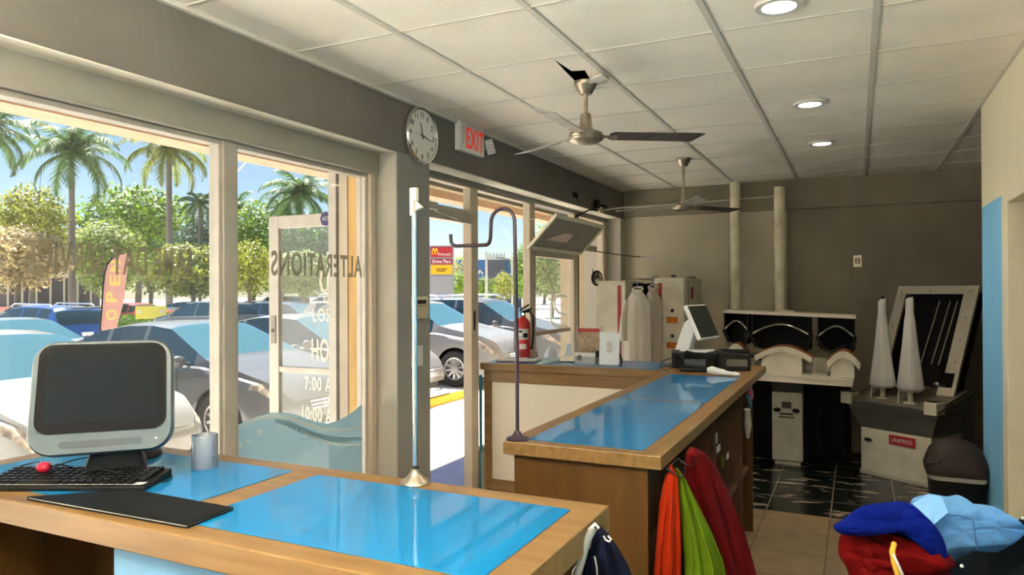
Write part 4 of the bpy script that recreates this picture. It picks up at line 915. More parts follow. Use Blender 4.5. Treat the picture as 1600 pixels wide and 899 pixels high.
wrapmark(t, an, [(-.5, .5, .075, .115)], .0578, 'cloth_w', 'label'); wrapmark(t, an, [(-.6, .6, .05, .055)], .0578, 'bronze', 'label_band')
MB().box((-.08, .0, .05), (-.055, .10, .30)).build('bracket', M['bronze'], t)

# ------------------------------------------------------------------ garments
def garm(name, label, cat, px, mat, depth=.05, plane=None, freq=5, ripple=.10, seed=0, ex=None):
    """px: list of (left x, right x, y) pixel stations on a plane; hangs as one closed cloth"""
    st = []
    for l, r, y in px:
        a, b = at(l, y, **plane), at(r, y, **plane)
        w = (b-a)/2; c = (a+b)/2; d = w.cross(Vector((0, 0, 1))).normalized()*max(.006, 1)*min(depth, w.length*1.2+.004)
        st.append((c, w, d))
    base = st[-1][0].copy()
    t = thing(name, label, cat, (base.x, base.y, base.z))
    cloth_tube('cloth', st, mat, t, ripple=ripple, freq=freq, seed=seed, nu=96, fold=.010)
    return t
fo = pm('orange felt', (.36, .022, .004), .95, spec=.1, var=.15, scale=6, bump=.4, bscale=60)
fl = pm('lime cotton', (.085, .145, .003), .9, spec=.15, var=.14, scale=9, bump=.35, bscale=22)
fr = pm('dark red cotton', (.075, .0004, .001), .9, spec=.15, var=.2, scale=6, bump=.35, bscale=18)
garm('hanging_garment', 'orange cloth garment hanging at the end of the long counter', 'garment', [(1046, 1050, 728), (1040, 1058, 745), (1030, 1060, 790), (1022, 1062, 860), (1014, 1060, 960), (1010, 1060, 1010)], fo, plane={'D': 2.33}, freq=3, seed=1, depth=.04, ripple=.14)
garm('hanging_garment', 'black cloth garment between the orange and the lime ones', 'garment', [(1048, 1054, 735), (1050, 1062, 770), (1048, 1076, 860), (1045, 1085, 1000)], M['blackm'], plane={'D': 2.40}, freq=4, seed=3, depth=.03)
garm('hanging_garment', 'lime green cloth garment hanging in front of the dark red one', 'garment', [(1056, 1060, 733), (1059, 1072, 750), (1062, 1092, 790), (1068, 1112, 830), (1072, 1130, 875), (1072, 1150, 960), (1074, 1160, 1010)], fl, plane={'D': 2.33}, freq=3, seed=5, depth=.02, ripple=.05)
garm('hanging_garment', 'dark red cloth garment hanging from the hook nearest the shelf', 'garment', [(1078, 1086, 700), (1072, 1102, 708), (1068, 1118, 730), (1070, 1140, 780), (1082, 1158, 830), (1095, 1172, 880), (1100, 1190, 960), (1105, 1200, 1010)], fr, plane={'D': 2.47}, freq=4, seed=8, depth=.05, ripple=.13)
t = thing('hook_strip', 'small black hooks under the right edge of the long counter holding the garments', 'hook', (-.55, 2.5, 1.0))
MB().tube([(0, -.20, .02), (.03, -.20, -.0), (.05, -.20, .0), (.055, -.20, .03)], .0025, 6).tube([(0, -.05, .02), (.03, -.05, .0), (.05, -.05, .0), (.055, -.05, .035)], .0025, 6).box((-.006, -.21, .012), (.002, -.04, .022)).build('hooks', M['black'], t)
# navy garment at the right end of the near counter
nv = pm('navy nylon', (.002, .003, .014), .85, spec=.15, var=.2, scale=6, bump=.3, bscale=14)
t = garm('hanging_jacket', 'navy jacket with a grey strap hung at the end of the near counter', 'jacket', [(928, 938, 822), (925, 952, 836), (912, 965, 856), (905, 978, 880), (898, 992, 920), (893, 1010, 980), (890, 1020, 1060)], nv, plane={'D': 1.66}, freq=3, seed=2, depth=.035, ripple=.06)
def strip(t, pts, w, mat, name, r=None): return MB().tube(pts, r or w, 8).build(name, mat, t, world=True, smooth=60)
strip(t, [at(927, 826, D=1.60), at(917, 845, D=1.60), at(911, 868, D=1.60), at(905, 890, D=1.60), at(898, 915, D=1.60)], .009, pm('grey webbing', (.27, .27, .25), .8), 'grey_strap')
strip(t, [at(920, 829, D=1.60), at(930, 819, D=1.60), at(935, 826, D=1.60)], .004, M['cloth_w'], 'label_loop')
strip(t, [at(943, 838, D=1.60), at(946, 844, D=1.60), at(952, 847, D=1.60), at(955, 843, D=1.60), at(950, 838, D=1.60)], .0022, M['cloth_w'], 'crescent_mark')
strip(t, [at(909, 867, D=1.60), at(904, 880, D=1.60), at(895, 892, D=1.60), at(893, 905, D=1.60)], .0018, M['cloth_w'], 'drawcord')
strip(t, [at(929, 870, D=1.60), at(932, 885, D=1.60), at(934, 905, D=1.60)], .0022, M['frame'], 'zip_pull')
# things kept on the shelf under the long counter
t = thing('tag_bundle', 'bundle of white and green tags on the shelf under the long counter', 'tags', at(1120, 690, X=-.66))
for px, py, dx, dz, mt in ((1117, 685, .03, .05, M['cloth_w']), (1121, 700, .05, .03, M['cloth_w']), (1135, 712, .04, .03, M['cloth_w']), (1112, 700, .03, .03, M['black']), (1127, 720, .02, .06, fl)):
    q = at(px, py, X=-.64); MB().box((q.x+.004, q.y-dx, q.z-dz*.5), (q.x+.010, q.y+dx*.6, q.z+dz*.5)).build('tag', mt, t, world=True)
p = at(1118, 712, X=-.68); MB().box((p.x-.05, p.y-.08, p.z-.02), (p.x+.0, p.y+.16, p.z+.02)).build('box', M['black'], t, world=True, bevel=.006)
t = thing('hanging_bag', 'pink and blue bag hanging at the far end panel of the long counter', 'bag', at(1170, 640, Y=4.98))
MB().tube([at(1170, 603, X=-.59), at(1171, 612, X=-.59), at(1172, 622, X=-.59)], [.012, .022, .02], 10).build('pink_top', pm('pink plastic', (.6, .13, .22), .4), t, world=True, smooth=50)
MB().tube([at(1168, 620, X=-.59), at(1171, 630, X=-.59), at(1173, 640, X=-.59)], [.012, .018, .006], 8).build('blue_ribbon', pm('teal plastic', (.03, .25, .38), .3), t, world=True, smooth=50)
MB().tube([at(1167, 640, X=-.59), at(1168, 665, X=-.59), at(1168, 685, X=-.59)], [.02, .025, .01], 8).build('clear_bag', M['frame'], t, world=True, smooth=50)

# heap of clothes over a black hamper in the foreground
t = thing('laundry_hamper', 'black fabric hamper with white snaps, under the pale blue shirt at lower right', 'hamper', (.50, 1.70, 0))
mb = MB()
ha = [at(1440, 900, Z=.86), at(1478, 880, Z=.90), at(1540, 850, Z=.93), at(1600, 805, Z=.97), at(1680, 780, Z=.97), at(1780, 980, Z=.90), at(1560, 1100, Z=.80), at(1450, 990, Z=.82)]
c_ = sum(ha, Vector())/len(ha); c_.z = 0
low = [Vector((c_.x+.05+(p.x-c_.x)*.6, c_.y+(p.y-c_.y)*.72, 0)) for p in ha]
mid = [Vector((p.x, p.y, p.z-.03)) for p in ha]; inn = [Vector((c_.x+(p.x-c_.x)*.9, c_.y+(p.y-c_.y)*.9, p.z)) for p in ha]
vs, fs = loft([low, mid, ha, inn, [Vector((v.x, v.y, v.z-.12)) for v in inn]]); mb.add(vs, fs)
o = mb.build('bag', pm('black vinyl', (.006, .006, .007), .5, bump=.3, bscale=20), t, world=True, bevel=.01)
for q in ((1503, 885), (1598, 810)):
    p = at(*q, D=1.62); MB().ell(p, .0042, 12, 8).build('snap', M['white'], t, world=True, smooth=60)
bc = at(1378, 930, D=1.86)
t = thing('clothes_basket', 'round black wire-rimmed basket under the scarlet and royal blue garments', 'basket', (bc.x, bc.y, 0))
MB().lathe([(0, .01), (.105, .01), (.14, .74), (.147, .75), (.14, .755), (.13, .74), (.10, .03), (0, .03)], seg=32).build('body', M['black'], t, smooth=40)
MB().lathe([(.137, .742), (.152, .742), (.152, .757), (.137, .757)], seg=32, caps=False).build('rim', M['gunmetal'], t, smooth=30)
def heap(name, label, cat, outline, zc, mat, thick=.10, seed=0, fold=.02, cell=7.0):
    """rumpled cloth: outline pixels at distance zc, bulging towards the room, creased in facets"""
    P3 = [at(x, y, D=zc) for x, y in outline]; n = len(P3); out = []
    for i in range(n):
        a, b, c, d = P3[i-1], P3[i], P3[(i+1) % n], P3[(i+2) % n]
        for k in range(14):
            u = k/14; out.append(.5*((2*b)+(c-a)*u+(2*a-5*b+4*c-d)*u*u+(3*b-a-3*c+d)*u*u*u))
    ctr = sum(out, Vector())/len(out); N = len(out); vs, fs = [], []; rings = 40
    fdir = -Vector((_F.x, _F.y, -.25)).normalized()
    def crease(p):
        q = p*cell+Vector((seed, seed*2, 0)); w = Vector((noise.noise(q*.8), noise.noise(q*.8+Vector((9, 0, 0))), noise.noise(q*.8+Vector((0, 9, 0)))))*.7
        q = Vector((q.x, q.y, q.z*1.6))+w; dd = noise.voronoi(q)[0]
        a = min(1, (dd[1]-dd[0])*2.2); dd2 = noise.voronoi(q*2.7)[0]
        return (a*.9-.5)*fold+min(1, (dd2[1]-dd2[0])*2)*fold*.28+noise.noise(q*5)*fold*.10
    for side in (1, -1):
        for j in range(rings):
            s = 1-j/rings; h = math.sqrt(max(0, 1-s*s))
            for i in range(N):
                p = ctr+(out[i]-ctr)*s; f = crease(p) if side > 0 and j else 0
                vs.append(p+fdir*side*(h*thick+f*min(1, h*1.8)))
    Mn = rings*N
    for sd in (0, 1):
        for j in range(rings-1):
            for i in range(N):
                i2 = (i+1) % N; fs.append((sd*Mn+j*N+i, sd*Mn+j*N+i2, sd*Mn+(j+1)*N+i2, sd*Mn+(j+1)*N+i))
    for sd in (0, 1):
        vs.append(ctr+fdir*(1 if sd == 0 else -1)*thick)
        for i in range(N): fs.append((sd*Mn+(rings-1)*N+i, sd*Mn+(rings-1)*N+(i+1) % N, 2*Mn+sd))
    for i in range(N): fs.append((i, (i+1) % N, Mn+(i+1) % N, Mn+i))
    l = Vector((ctr.x, ctr.y, min(v.z for v in vs)))
    o = MB().add([v-l for v in vs], fs).build(name, mat, smooth=50); o.location = l
    return tag(o, label, cat)
cb = pm('royal blue fleece', (.0004, .006, .13), .95, spec=.1, var=.25, scale=7, bump=.4, bscale=50)
ls = pm('sky blue crumpled shirting', (.10, .27, .55), .9, var=.12, scale=6, bump=.5, bscale=14)
rd = pm('scarlet cotton', (.115, .001, .001), .92, spec=.1, var=.3, scale=5, bump=.4, bscale=16)
sh = heap('folded_shirt', 'crumpled sky blue shirt on top of the heap at lower right', 'shirt', [(1424, 786), (1450, 773), (1478, 776), (1498, 774), (1512, 786), (1550, 792), (1586, 816), (1590, 835), (1560, 862), (1500, 885), (1470, 880), (1440, 840)], 1.90, ls, .055, 3, .042, 4.2)
shc = at(1450, 800, D=1.86)
MB().prism([at(x, y, D=d) for x, y, d in ((1424, 787, 1.86), (1450, 771, 1.86), (1470, 776, 1.85), (1479, 800, 1.81), (1454, 821, 1.80))], (.004, -.008, .0)).build('collar', pm('paler collar cloth', (.17, .37, .66), .85, bump=.4, bscale=20), sh, world=True, bevel=.003)
MB().tube([at(x, y, D=1.80) for x, y in ((1480, 804), (1500, 806), (1520, 811), (1523, 830), (1527, 858))], .0018, 6).build('seam', pm('shirt seam', (.05, .15, .34), .9), sh, world=True, smooth=60)
heap('red_garment', 'scarlet garment bunched under the royal blue one', 'garment', [(1316, 838), (1330, 828), (1380, 826), (1440, 836), (1476, 868), (1482, 905), (1470, 980), (1340, 980), (1330, 900), (1314, 868)], 1.80, rd, .085, 11, .045, 6)
heap('blue_garment', 'royal blue garment draped over the scarlet one, left of the sky blue shirt', 'garment', [(1303, 822), (1318, 812), (1346, 792), (1385, 785), (1418, 786), (1445, 806), (1470, 836), (1479, 868), (1470, 884), (1452, 866), (1420, 840), (1380, 828), (1345, 838), (1312, 834)], 1.74, cb, .045, 23, .020, 5)
yc = pm('yellow cord', (.62, .36, .03), .8, bump=.4, bscale=90)
t = thing('yellow_drawcord', 'thick yellow drawcord hanging over the scarlet garment', 'cord', at(1400, 875, D=1.62))
MB().tube([at(1397, 850, D=1.66), at(1394, 862, D=1.64), at(1397, 880, D=1.63), at(1403, 900, D=1.63), at(1408, 940, D=1.64)], .0062, 10).build('cord', yc, t, world=True, smooth=60)
MB().tube([at(1395, 866, D=1.63), at(1402, 880, D=1.62), at(1410, 898, D=1.62), at(1412, 930, D=1.63)], .003, 8).build('loop', M['cloth_w'], t, world=True, smooth=60)

# ================================================================== OPEN GLASS DOOR AND GLASS LETTERING
DY = 3.75
t = thing('open_door', 'pale framed glass shop door swung open outside, seen through the second window', 'door', (-2.78, DY, 0))
mb = MB(); DX0, DX1 = -3.655, -2.765; zt, zb = 2.115, .05
mb.box((DX0, DY-.02, zb), (DX0+.085, DY+.02, zt)).box((DX1-.085, DY-.02, zb), (DX1, DY+.02, zt)).box((DX0+.085, DY-.02, zt-.085), (DX1-.085, DY+.02, zt)).box((DX0+.085, DY-.02, zb), (DX1-.085, DY+.02, zb+.2)).box((DX0+.085, DY-.016, 1.045), (DX1-.085, DY+.016, 1.085))
mb.build('frame', M['frame'], t, world=True, bevel=.003)
g = MB().box((DX0+.085, DY-.004, zb+.2), (DX1-.085, DY+.004, zt-.085)).build('door_pane', M['glass2'], t, world=True)
MB().box((DX0+.022, DY-.027, 1.24), (DX0+.062, DY-.02, 1.43)).build('lock_plate', pm('dark worn lock plate', (.30, .28, .24), .5), t, world=True)
MB().lathe([(0, -.033), (.012, -.033), (.013, -.027)], c=(DX0+.04, DY, 1.33), seg=16, axis='Y').build('lock_cylinder', M['bronze'], t, world=True)
def dtext(s, px, py, pw, ph):
    a = at(px, py, Y=DY-.006); b = at(px+pw, py, Y=DY-.006); c = at(px, py-ph, Y=DY-.006)
    text('lettering', s, (a.x, DY-.006, a.z), (1, 0, 0), (0, 0, 1), abs(b.x-a.x), abs(c.z-a.z), M['vinylw'], t, .0005, bold=.02)
dtext('LOS P', 489, 503, 41, 21); dtext('HOURS', 487, 565, 62, 36); dtext('7:00 A.M', 476, 610, 58, 22); dtext('SATURDAY', 506, 632, 50, 9); dtext('10:00 A.M', 472, 658, 62, 24); dtext('SINCE', 505, 474, 26, 9)
pts = [at(x, y, Y=DY-.008) for x, y in ((503, 424), (501, 440), (503, 452), (512, 458), (524, 459), (536, 456))]
MB().tube(pts, .008, 6).build('curl_mark', M['vinylw'], t, world=True, smooth=60)
a = at(511, 450, Y=DY-.006); text('lettering', 'I', (a.x, DY-.006, a.z), (1, 0, 0), (0, 0, 1), .045, .24, M['vinylw'], t, .0005)
# round alarm sticker on the door head
p = at(509, 342, Y=DY-.021)
st_ = MB(); st_.lathe([(0, -.022), (.047, -.022), (.05, -.020)], c=(p.x, DY, p.z), seg=8, axis='Y'); st_.build('alarm_sticker', pm('navy sticker', (.03, .025, .16), .5), t, world=True)
text('lettering', 'ADT', (p.x-.028, DY-.0235, p.z-.012), (1, 0, 0), (0, 0, 1), .056, .026, M['white'], t, .0005)

def gtext(s, px0, px1, py_top, py_bot, mirror=True, mat='vinyl', grp=None, label=None):
    a = at(px0, py_bot, X=XG+.0); b = at(px1, py_bot, X=XG); zt_ = at(px0, py_top, X=XG).z
    o = text('window_lettering', s, (XG-.002, a.y, a.z), (0, 1, 0), (0, 0, 1), b.y-a.y, zt_-a.z, M[mat], None, .0012, mirror=mirror, bold=.022)
    return tag(o, label, 'lettering')
o = gtext('SAME DAY SERVICE', 40, 301, 374, 427, label='large mirrored lettering SAME DAY SERVICE stuck on the big window')
o = gtext('ALTERATIONS', 424, 566, 391, 431, label='mirrored lettering ALTERATIONS stuck on the second window pane')
# frosted ornamental film at the foot of the second pane
top = [(362, 672), (372, 664), (388, 657), (405, 650), (425, 645), (445, 645), (462, 648), (480, 655), (497, 660), (512, 662), (526, 658), (540, 651), (552, 643), (560, 636), (565, 632)]
tp = [at(x, y, X=XG) for x, y in top]; y0, y1 = tp[0].y, tp[-1].y
poly = [(XG+.002, p.y, p.z) for p in tp]+[(XG+.002, y1, .45), (XG+.002, y0, .45)]
t = thing('window_film', 'frosted aqua scroll-patterned film on the lower part of the second window pane', 'window film', (XG+.002, (y0+y1)/2, .45))
MB().prism(poly, (.001, 0, 0)).build('film', M['film'], t, world=True)
def band(pix, r, mat, name):
    P_ = [at(x, y, X=XG+.0045) for x, y in pix]; n = len(P_); vs = []
    for i in range(n):
        tg = (P_[min(i+1, n-1)]-P_[max(i-1, 0)]).normalized(); s = Vector((0, -tg.z, tg.y)); w = r*(math.sin(PI*(i+.3)/(n-.4))**.5)
        vs += [P_[i]+s*w, P_[i]-s*w]
    return MB().prism([Vector(v) for v in vs[::2]]+[Vector(v) for v in vs[1::2][::-1]], (.0006, 0, 0)).build(name, M[mat], t, world=True)
band([(372, 668), (400, 655), (430, 650), (455, 654), (480, 664), (505, 671), (535, 672), (564, 668)], .012, 'filmlight', 'scroll_band')
band([(430, 658), (455, 664), (480, 676), (510, 686), (540, 688), (565, 685)], .016, 'filmdark', 'scroll_band')
band([(468, 672), (490, 684), (515, 693), (540, 696), (565, 695)], .008, 'filmlight', 'scroll_band')
for x, y, r in ((405, 676, .030), (388, 690, .018), (375, 697, .014), (436, 670, .016), (447, 668, .014), (463, 671, .012), (478, 682, .016), (494, 690, .012), (512, 697, .012), (533, 700, .013), (552, 703, .012), (366, 705, .013)):
    p = at(x, y, X=XG+.0055); MB().lathe([(0, 0), (r*.55, 0), (r*.55, .0006), (0, .0006)], c=tuple(p), seg=18, axis='X').build('scroll_bead', M['filmlight'], t, world=True)
# white looped drawing and lettering on the third pane
t = thing('window_drawing', 'white looped hose drawing and upright lettering stuck on the third window pane', 'window decal', (XG, 6.1, 1.1))
MB().tube([at(x, y, X=XG-.004) for x, y in ((861, 472), (861, 495), (862, 505), (868, 510), (876, 511), (886, 511))], .012, 6).tube([at(x, y, X=XG-.004) for x, y in ((880, 462), (870, 462), (866, 470), (867, 481), (873, 489), (882, 491))], .014, 6).tube([at(x, y, X=XG-.004) for x, y in ((857, 466), (863, 471), (868, 464), (886, 464))], .012, 6).build('loop', M['vinylw'], t, world=True, smooth=60)
a = at(876, 443, X=XG-.004); text('lettering', 'SHIRTS', (XG-.004, a.y, a.z-.02), (0, 0, 1), (0, -1, 0), .42, .075, M['vinylw'], t, .0005)

# ================================================================== CARS
tire = pm('tyre rubber', (.012, .012, .013), .8); rimm = pm('alloy rim', (.55, .55, .56), .25, .9); cglass = pm('car side glass', (.012, .035, .05), .06, spec=.6); wglass = pm('car windshield', (.05, .13, .17), .06, spec=.9)
lamp_c = pm('headlamp lens', (.20, .15, .10), .12, col2=(.60, .52, .42), scale=12); tail = pm('tail lamp', (.42, .01, .02), .2); blk = M['black']
def carpaint(name, c, metal=.25): return pm(name, c, .3, metal, coat=.5)
SED = dict(top=[(0, .78), (.015, .92), (.04, 1.03), (.15, 1.07), (.30, 1.36), (.40, 1.445), (.50, 1.46), (.58, 1.42), (.745, 1.03), (.80, .98), (.93, .82), (.97, .74), (1, .58)],
           belt=[(0, .72), (.03, .90), (.15, .96), (.5, .94), (.74, .92), (.93, .76), (1, .52)], ws=(.575, .735), rw=(.165, .30), sw=[(.24, .34), (.355, .485), (.50, .705)], wh=(.185, .80), R=.325)
SUV = dict(top=[(0, .80), (.01, 1.0), (.03, 1.22), (.075, 1.52), (.11, 1.63), (.25, 1.68), (.45, 1.69), (.57, 1.62), (.72, 1.18), (.77, 1.12), (.92, .98), (.97, .88), (1, .66)],
           belt=[(0, .78), (.02, .98), (.06, 1.08), (.5, 1.03), (.72, 1.0), (.92, .86), (1, .60)], ws=(.585, .72), rw=(.022, .085), sw=[(.13, .24), (.26, .415), (.43, .69)], wh=(.195, .805), R=.35)
def wheel(R):
    w = MB().lathe([(R*.62, -.10), (R*.93, -.105), (R, -.07), (R, .07), (R*.93, .105), (R*.62, .10)], seg=36, axis='Y', caps=False)
    mb = MB().lathe([(R*.62, -.10), (R*.64, -.098), (R*.60, -.02), (R*.2, -.0), (0, -.0)], seg=36, axis='Y', caps=False).lathe([(0, -.088), (R*.13, -.088), (R*.15, -.05)], seg=20, axis='Y')
    for k in range(10):
        a = 2*PI*k/10+.1; Mx = Matrix.Rotation(a, 4, 'Y'); mb.box((-.016, -.085, R*.08), (.016, -.055, R*.62), M=Mx)
    mb.lathe([(R*.56, -.095), (R*.64, -.10), (R*.64, -.07), (R*.56, -.07)], seg=36, axis='Y', caps=False)
    return w, mb
def car(label, pos, heading, L, W, kind, paint, sc_z=1, rack=False, plate=True, cat='car', group=None, trim_dark=False):
    K = kind; t = thing('parked_car', label, cat, pos, heading, group)
    N = 72; hw = W/2; R = K['R']; xs = sorted(set([i/N for i in range(N+1)]+[K['ws'][0], K['ws'][1], K['rw'][0], K['rw'][1]]+[q for s in K['sw'] for q in s]))
    Hs = sc_z
    def sect(u):
        x = (u-.5)*L; e = min(1, (min(u, 1-u)/.10)); w = hw*(.80+.20*math.sqrt(1-(1-e)**2)); w *= 1-.05*max(0, (u-.75)/.25)
        zt = interp(K['top'], u)*Hs; zb = interp(K['belt'], u)*Hs; zt = max(zt, zb+.012); lo = .24+.10*max(0, 1-min(u, 1-u)/.05)
        for wx in K['wh']:
            d = abs(u-wx)*L; 
            if d < R+.055: lo = max(lo, R+math.sqrt((R+.055)**2-d*d)-.0)
        mid = max(lo+.03, .55*Hs); mid = min(mid, zb-.06); lo = min(lo, mid-.02); hc = zt-zb
        ri = w*.93-min(.30, hc*.42)
        rows = [(w*.97, lo), (w*1.0, lo+.5*(mid-lo)), (w*1.0, mid), (w*.985, mid+(zb-mid)*.7), (w*.95, zb), (w*.90, zb+min(.02, hc*.4)), (ri, zb+max(.01, hc*.90)), (ri*.86, zt-.012*(1 if hc < .1 else 2)), (ri*.45, zt-.004), (0, zt)]
        return x, rows
    S = [sect(u) for u in xs]; nr = 10
    def V(i, j, side): x, rows = S[i]; return (x, rows[j][0]*side, rows[j][1])
    parts = {'body': MB(), 'side_window': MB(), 'windshield': MB(), 'rear_window': MB(), 'head_lamp': MB(), 'tail_lamp': MB()}
    def inr(u, r): return r[0]-1e-6 <= u <= r[1]+1e-6
    for i in range(len(xs)-1):
        um = (xs[i]+xs[i+1])/2
        for j in range(nr-1):
            for sd in (-1, 1):
                q = [V(i, j, sd), V(i+1, j, sd), V(i+1, j+1, sd), V(i, j+1, sd)]
                if sd < 0: q = q[::-1]
                k = 'body'
                if j == 5 and any(inr(um, s) for s in K['sw']): k = 'side_window'
                elif j >= 6 and inr(um, K['ws']): k = 'windshield'
                elif j >= 6 and inr(um, K['rw']): k = 'rear_window'
                elif j in (3, 4) and .90 < um < .985: k = 'head_lamp'
                elif j in (3, 4) and um < .045: k = 'tail_lamp'
                parts[k].add(q, [(0, 1, 2, 3)])
    for end in (0, len(xs)-1):
        for j in range(nr-1):
            q = [V(end, j, -1), V(end, j, 1), V(end, j+1, 1), V(end, j+1, -1)]; parts['body'].add(q, [(0, 1, 2, 3)])
    mt = {'body': paint, 'side_window': cglass, 'windshield': wglass, 'rear_window': cglass, 'head_lamp': lamp_c, 'tail_lamp': tail}
    for k, m_ in parts.items():
        o = m_.build(k, mt[k], t, fix=False)
        bm = bmesh.new(); bm.from_mesh(o.data); bmesh.ops.remove_doubles(bm, verts=bm.verts, dist=1e-4); bmesh.ops.recalc_face_normals(bm, faces=bm.faces); bm.to_mesh(o.data); bm.free()
        o.data.polygons.foreach_set('use_smooth', [True]*len(o.data.polygons)); o.data.set_sharp_from_angle(angle=math.radians(38))
    MB().box((-L*.47, -hw*.80, .22), (L*.47, hw*.80, .55)).build('underbody', M['blackm'], t)
    for wx in K['wh']:
        for sd in (-1, 1):
            a, b = wheel(R); wn = MB().add([], []); wo = a.build('wheel', tire, t, smooth=35); wo.location = ((wx-.5)*L, sd*(hw-.115), R); wo.rotation_euler = (0, 0, 0 if sd < 0 else PI)
            b.build('rim', rimm, wo, smooth=35)
    xf = L/2; zf = interp(K['top'], 1)*Hs
    # grille, lower intake, plate, mirrors, handles
    gx = xf-.02
    mb = MB().prism([(gx-.02, -hw*.42, zf-.02), (gx-.02, hw*.42, zf-.02), (gx-.02, hw*.30, zf-.18), (gx-.02, -hw*.30, zf-.18)], (.035, 0, 0)).prism([(gx-.03, -hw*.6, .36), (gx-.03, hw*.6, .36), (gx-.03, hw*.5, .24), (gx-.03, -hw*.5, .24)], (.04, 0, 0))
    mb.build('grille', blk, t)
    mb = MB()
    for k in range(3): mb.box((gx+.012, -hw*.40+.02*k, zf-.05-.045*k), (gx+.022, hw*.40-.02*k, zf-.035-.045*k))
    mb.lathe([(0, gx+.03), (.05, gx+.03), (.055, gx+.01)], c=(0, 0, zf+.03), seg=20, axis='X').build('grille_bars', M['chrome'], t)
    if plate: MB().box((-xf-.03, -.16, .74*Hs), (-xf+.02, .16, .90*Hs)).build('number_plate', M['white'], t)
    MB().box((-xf-.02, -hw*.75, .30), (-xf+.05, hw*.75, .42)).build('rear_valance', blk, t, bevel=.02)
    for sd in (-1, 1):
        mx = (K['ws'][1]-.045-.5)*L; zm = interp(K['belt'], .68)*Hs+.08
        MB().ell((mx, sd*(hw+.07), zm), (.06, .10, .075), 14, 8).tube([(mx, sd*hw*.9, zm-.04), (mx, sd*(hw+.02), zm-.02)], .025, 8).build('wing_mirror', paint, t, smooth=60)
        for u in (.36, .54): MB().box(((u-.5)*L, sd*hw*.985-.012, zm-.20), ((u-.5)*L+.17, sd*hw*.985+.022, zm-.17)).build('door_handle', M['chrome'] if not trim_dark else paint, t, bevel=.006)
        for u in (.345, .495, .665): MB().box(((u-.5)*L-.004, sd*hw-.01, .34), ((u-.5)*L+.004, sd*hw+.003, interp(K['belt'], u)*Hs-.04)).build('door_seam', M['gunmetal'], t)
    if rack:
        for sd in (-1, 1): MB().tube([((.13-.5)*L, sd*hw*.66, 1.62*Hs), ((.16-.5)*L, sd*hw*.66, 1.72*Hs), ((.52-.5)*L, sd*hw*.66, 1.74*Hs), ((.56-.5)*L, sd*hw*.66, 1.66*Hs)], .02, 8).build('roof_rail', M['chrome'], t, smooth=50)
        MB().prism([(-xf+.12, -hw*.6, 1.62*Hs), (-xf+.12, hw*.6, 1.62*Hs), (-xf-.04, hw*.55, 1.58*Hs), (-xf-.04, -hw*.55, 1.58*Hs)], (0, 0, .03)).build('spoiler', blk if trim_dark else paint, t, bevel=.01)
    return t
silver = carpaint('silver car paint', (.105, .108, .115), .05); whitep = carpaint('white car paint', (.23, .225, .215), 0); greyw = carpaint('champagne car paint', (.18, .175, .165), .1)
bluep = carpaint('bright blue car paint', (.005, .06, .26), .1); navyp = carpaint('navy car paint', (.02, .06, .14), .3); redp = carpaint('red car paint', (.45, .03, .02), .1); greyp = carpaint('grey car paint', (.14, .15, .17), .3)
# row parked nose-in towards the shop
car('white sedan at the far left, nose towards the shop, its windshield left of the monitor', (-5.75-2.35, 4.25, LZ), 0, 4.7, 1.84, SED, whitep)
car('silver sedan parked nose-in behind the monitor, its front wheel left of the first mullion', (-5.85-2.4, 7.0, LZ), 0, 4.8, 1.84, SED, silver)
car('pale sedan behind the open glass door, its grille showing in the doorway', (-6.30-2.4, 9.75, LZ), 0, 4.8, 1.84, SED, greyw)
car('white compact utility car with a ten-spoke wheel, seen through the doorway', (-8.39, 12.75, LZ), 0, 4.8, 1.84, SUV, whitep, rack=True)
car('silver minivan parked behind the white utility car by the far windows', (-5.9-2.4, 15.6, LZ), 0, 4.9, 1.9, SUV, silver, rack=True)
# facing row across the aisle
car('bright blue utility car seen from behind at the far left', (-19.3-2.2, 12.85, LZ-.12), PI, 4.4, 1.84, SUV, bluep, sc_z=.95, rack=True, trim_dark=True)
car('silver white utility car parked across the aisle, cut by the first mullion', (-21.4-2.2, 20.6, LZ-.12), PI, 4.5, 1.84, SUV, silver, sc_z=.95)
car('dark blue sedan beyond the open glass door', (-19.4-2.35, 23.6, LZ-.12), 0, 4.7, 1.84, SUV, navyp, sc_z=.9)
car('large white utility car filling the view through the doorway behind the compact one', (-13.2-2.6, 21.2, LZ-.1), 0, 5.2, 2.0, SUV, whitep, sc_z=1.08, rack=True)
car('grey sedan at the far left edge, before the blue utility car', (-15.0, 8.4, LZ-.1), 0, 4.6, 1.8, SED, greyp)
for i, (x, y, p_, lab, kd) in enumerate(((-33, 19.7, whitep, 'distant white sedan at the left, in front of the low storefront', SED), (-33, 24.3, redp, 'distant red car in the far row behind the blue one', SED), (-33, 27.9, silver, 'distant silver sedan in the far row, left of the feather flag', SED),
                                         (-33, 32.6, greyw, 'distant pale sedan in the far row, right of the feather flag', SED), (-33, 35.8, whitep, 'distant white utility car in the far row by the yellow banner', SUV), (-34, 43.0, navyp, 'distant dark blue utility car in the far row by the second palm', SUV),
                                         (-33, 46.6, silver, 'distant silver utility car in the far row before the mullion', SUV), (-27, 36.5, redp, 'red car seen through the open door glass', SED), (-33, 16.6, navyp, 'distant dark car at the far left, its roof over the blue one', SED))):
    car(lab, (x, y, LZ-.15), PI if i % 2 else 0, 4.6, 1.8, kd, p_, plate=False)
struct('wheel_stop', MB().prism([(-6.22, 9.0, LZ), (-6.06, 9.0, LZ), (-6.09, 9.0, LZ+.13), (-6.19, 9.0, LZ+.13)], (0, 1.75, 0)), pm('yellow wheel stop paint', (.72, .42, .03), .7, var=.15, scale=8, world=True), bevel=.01)

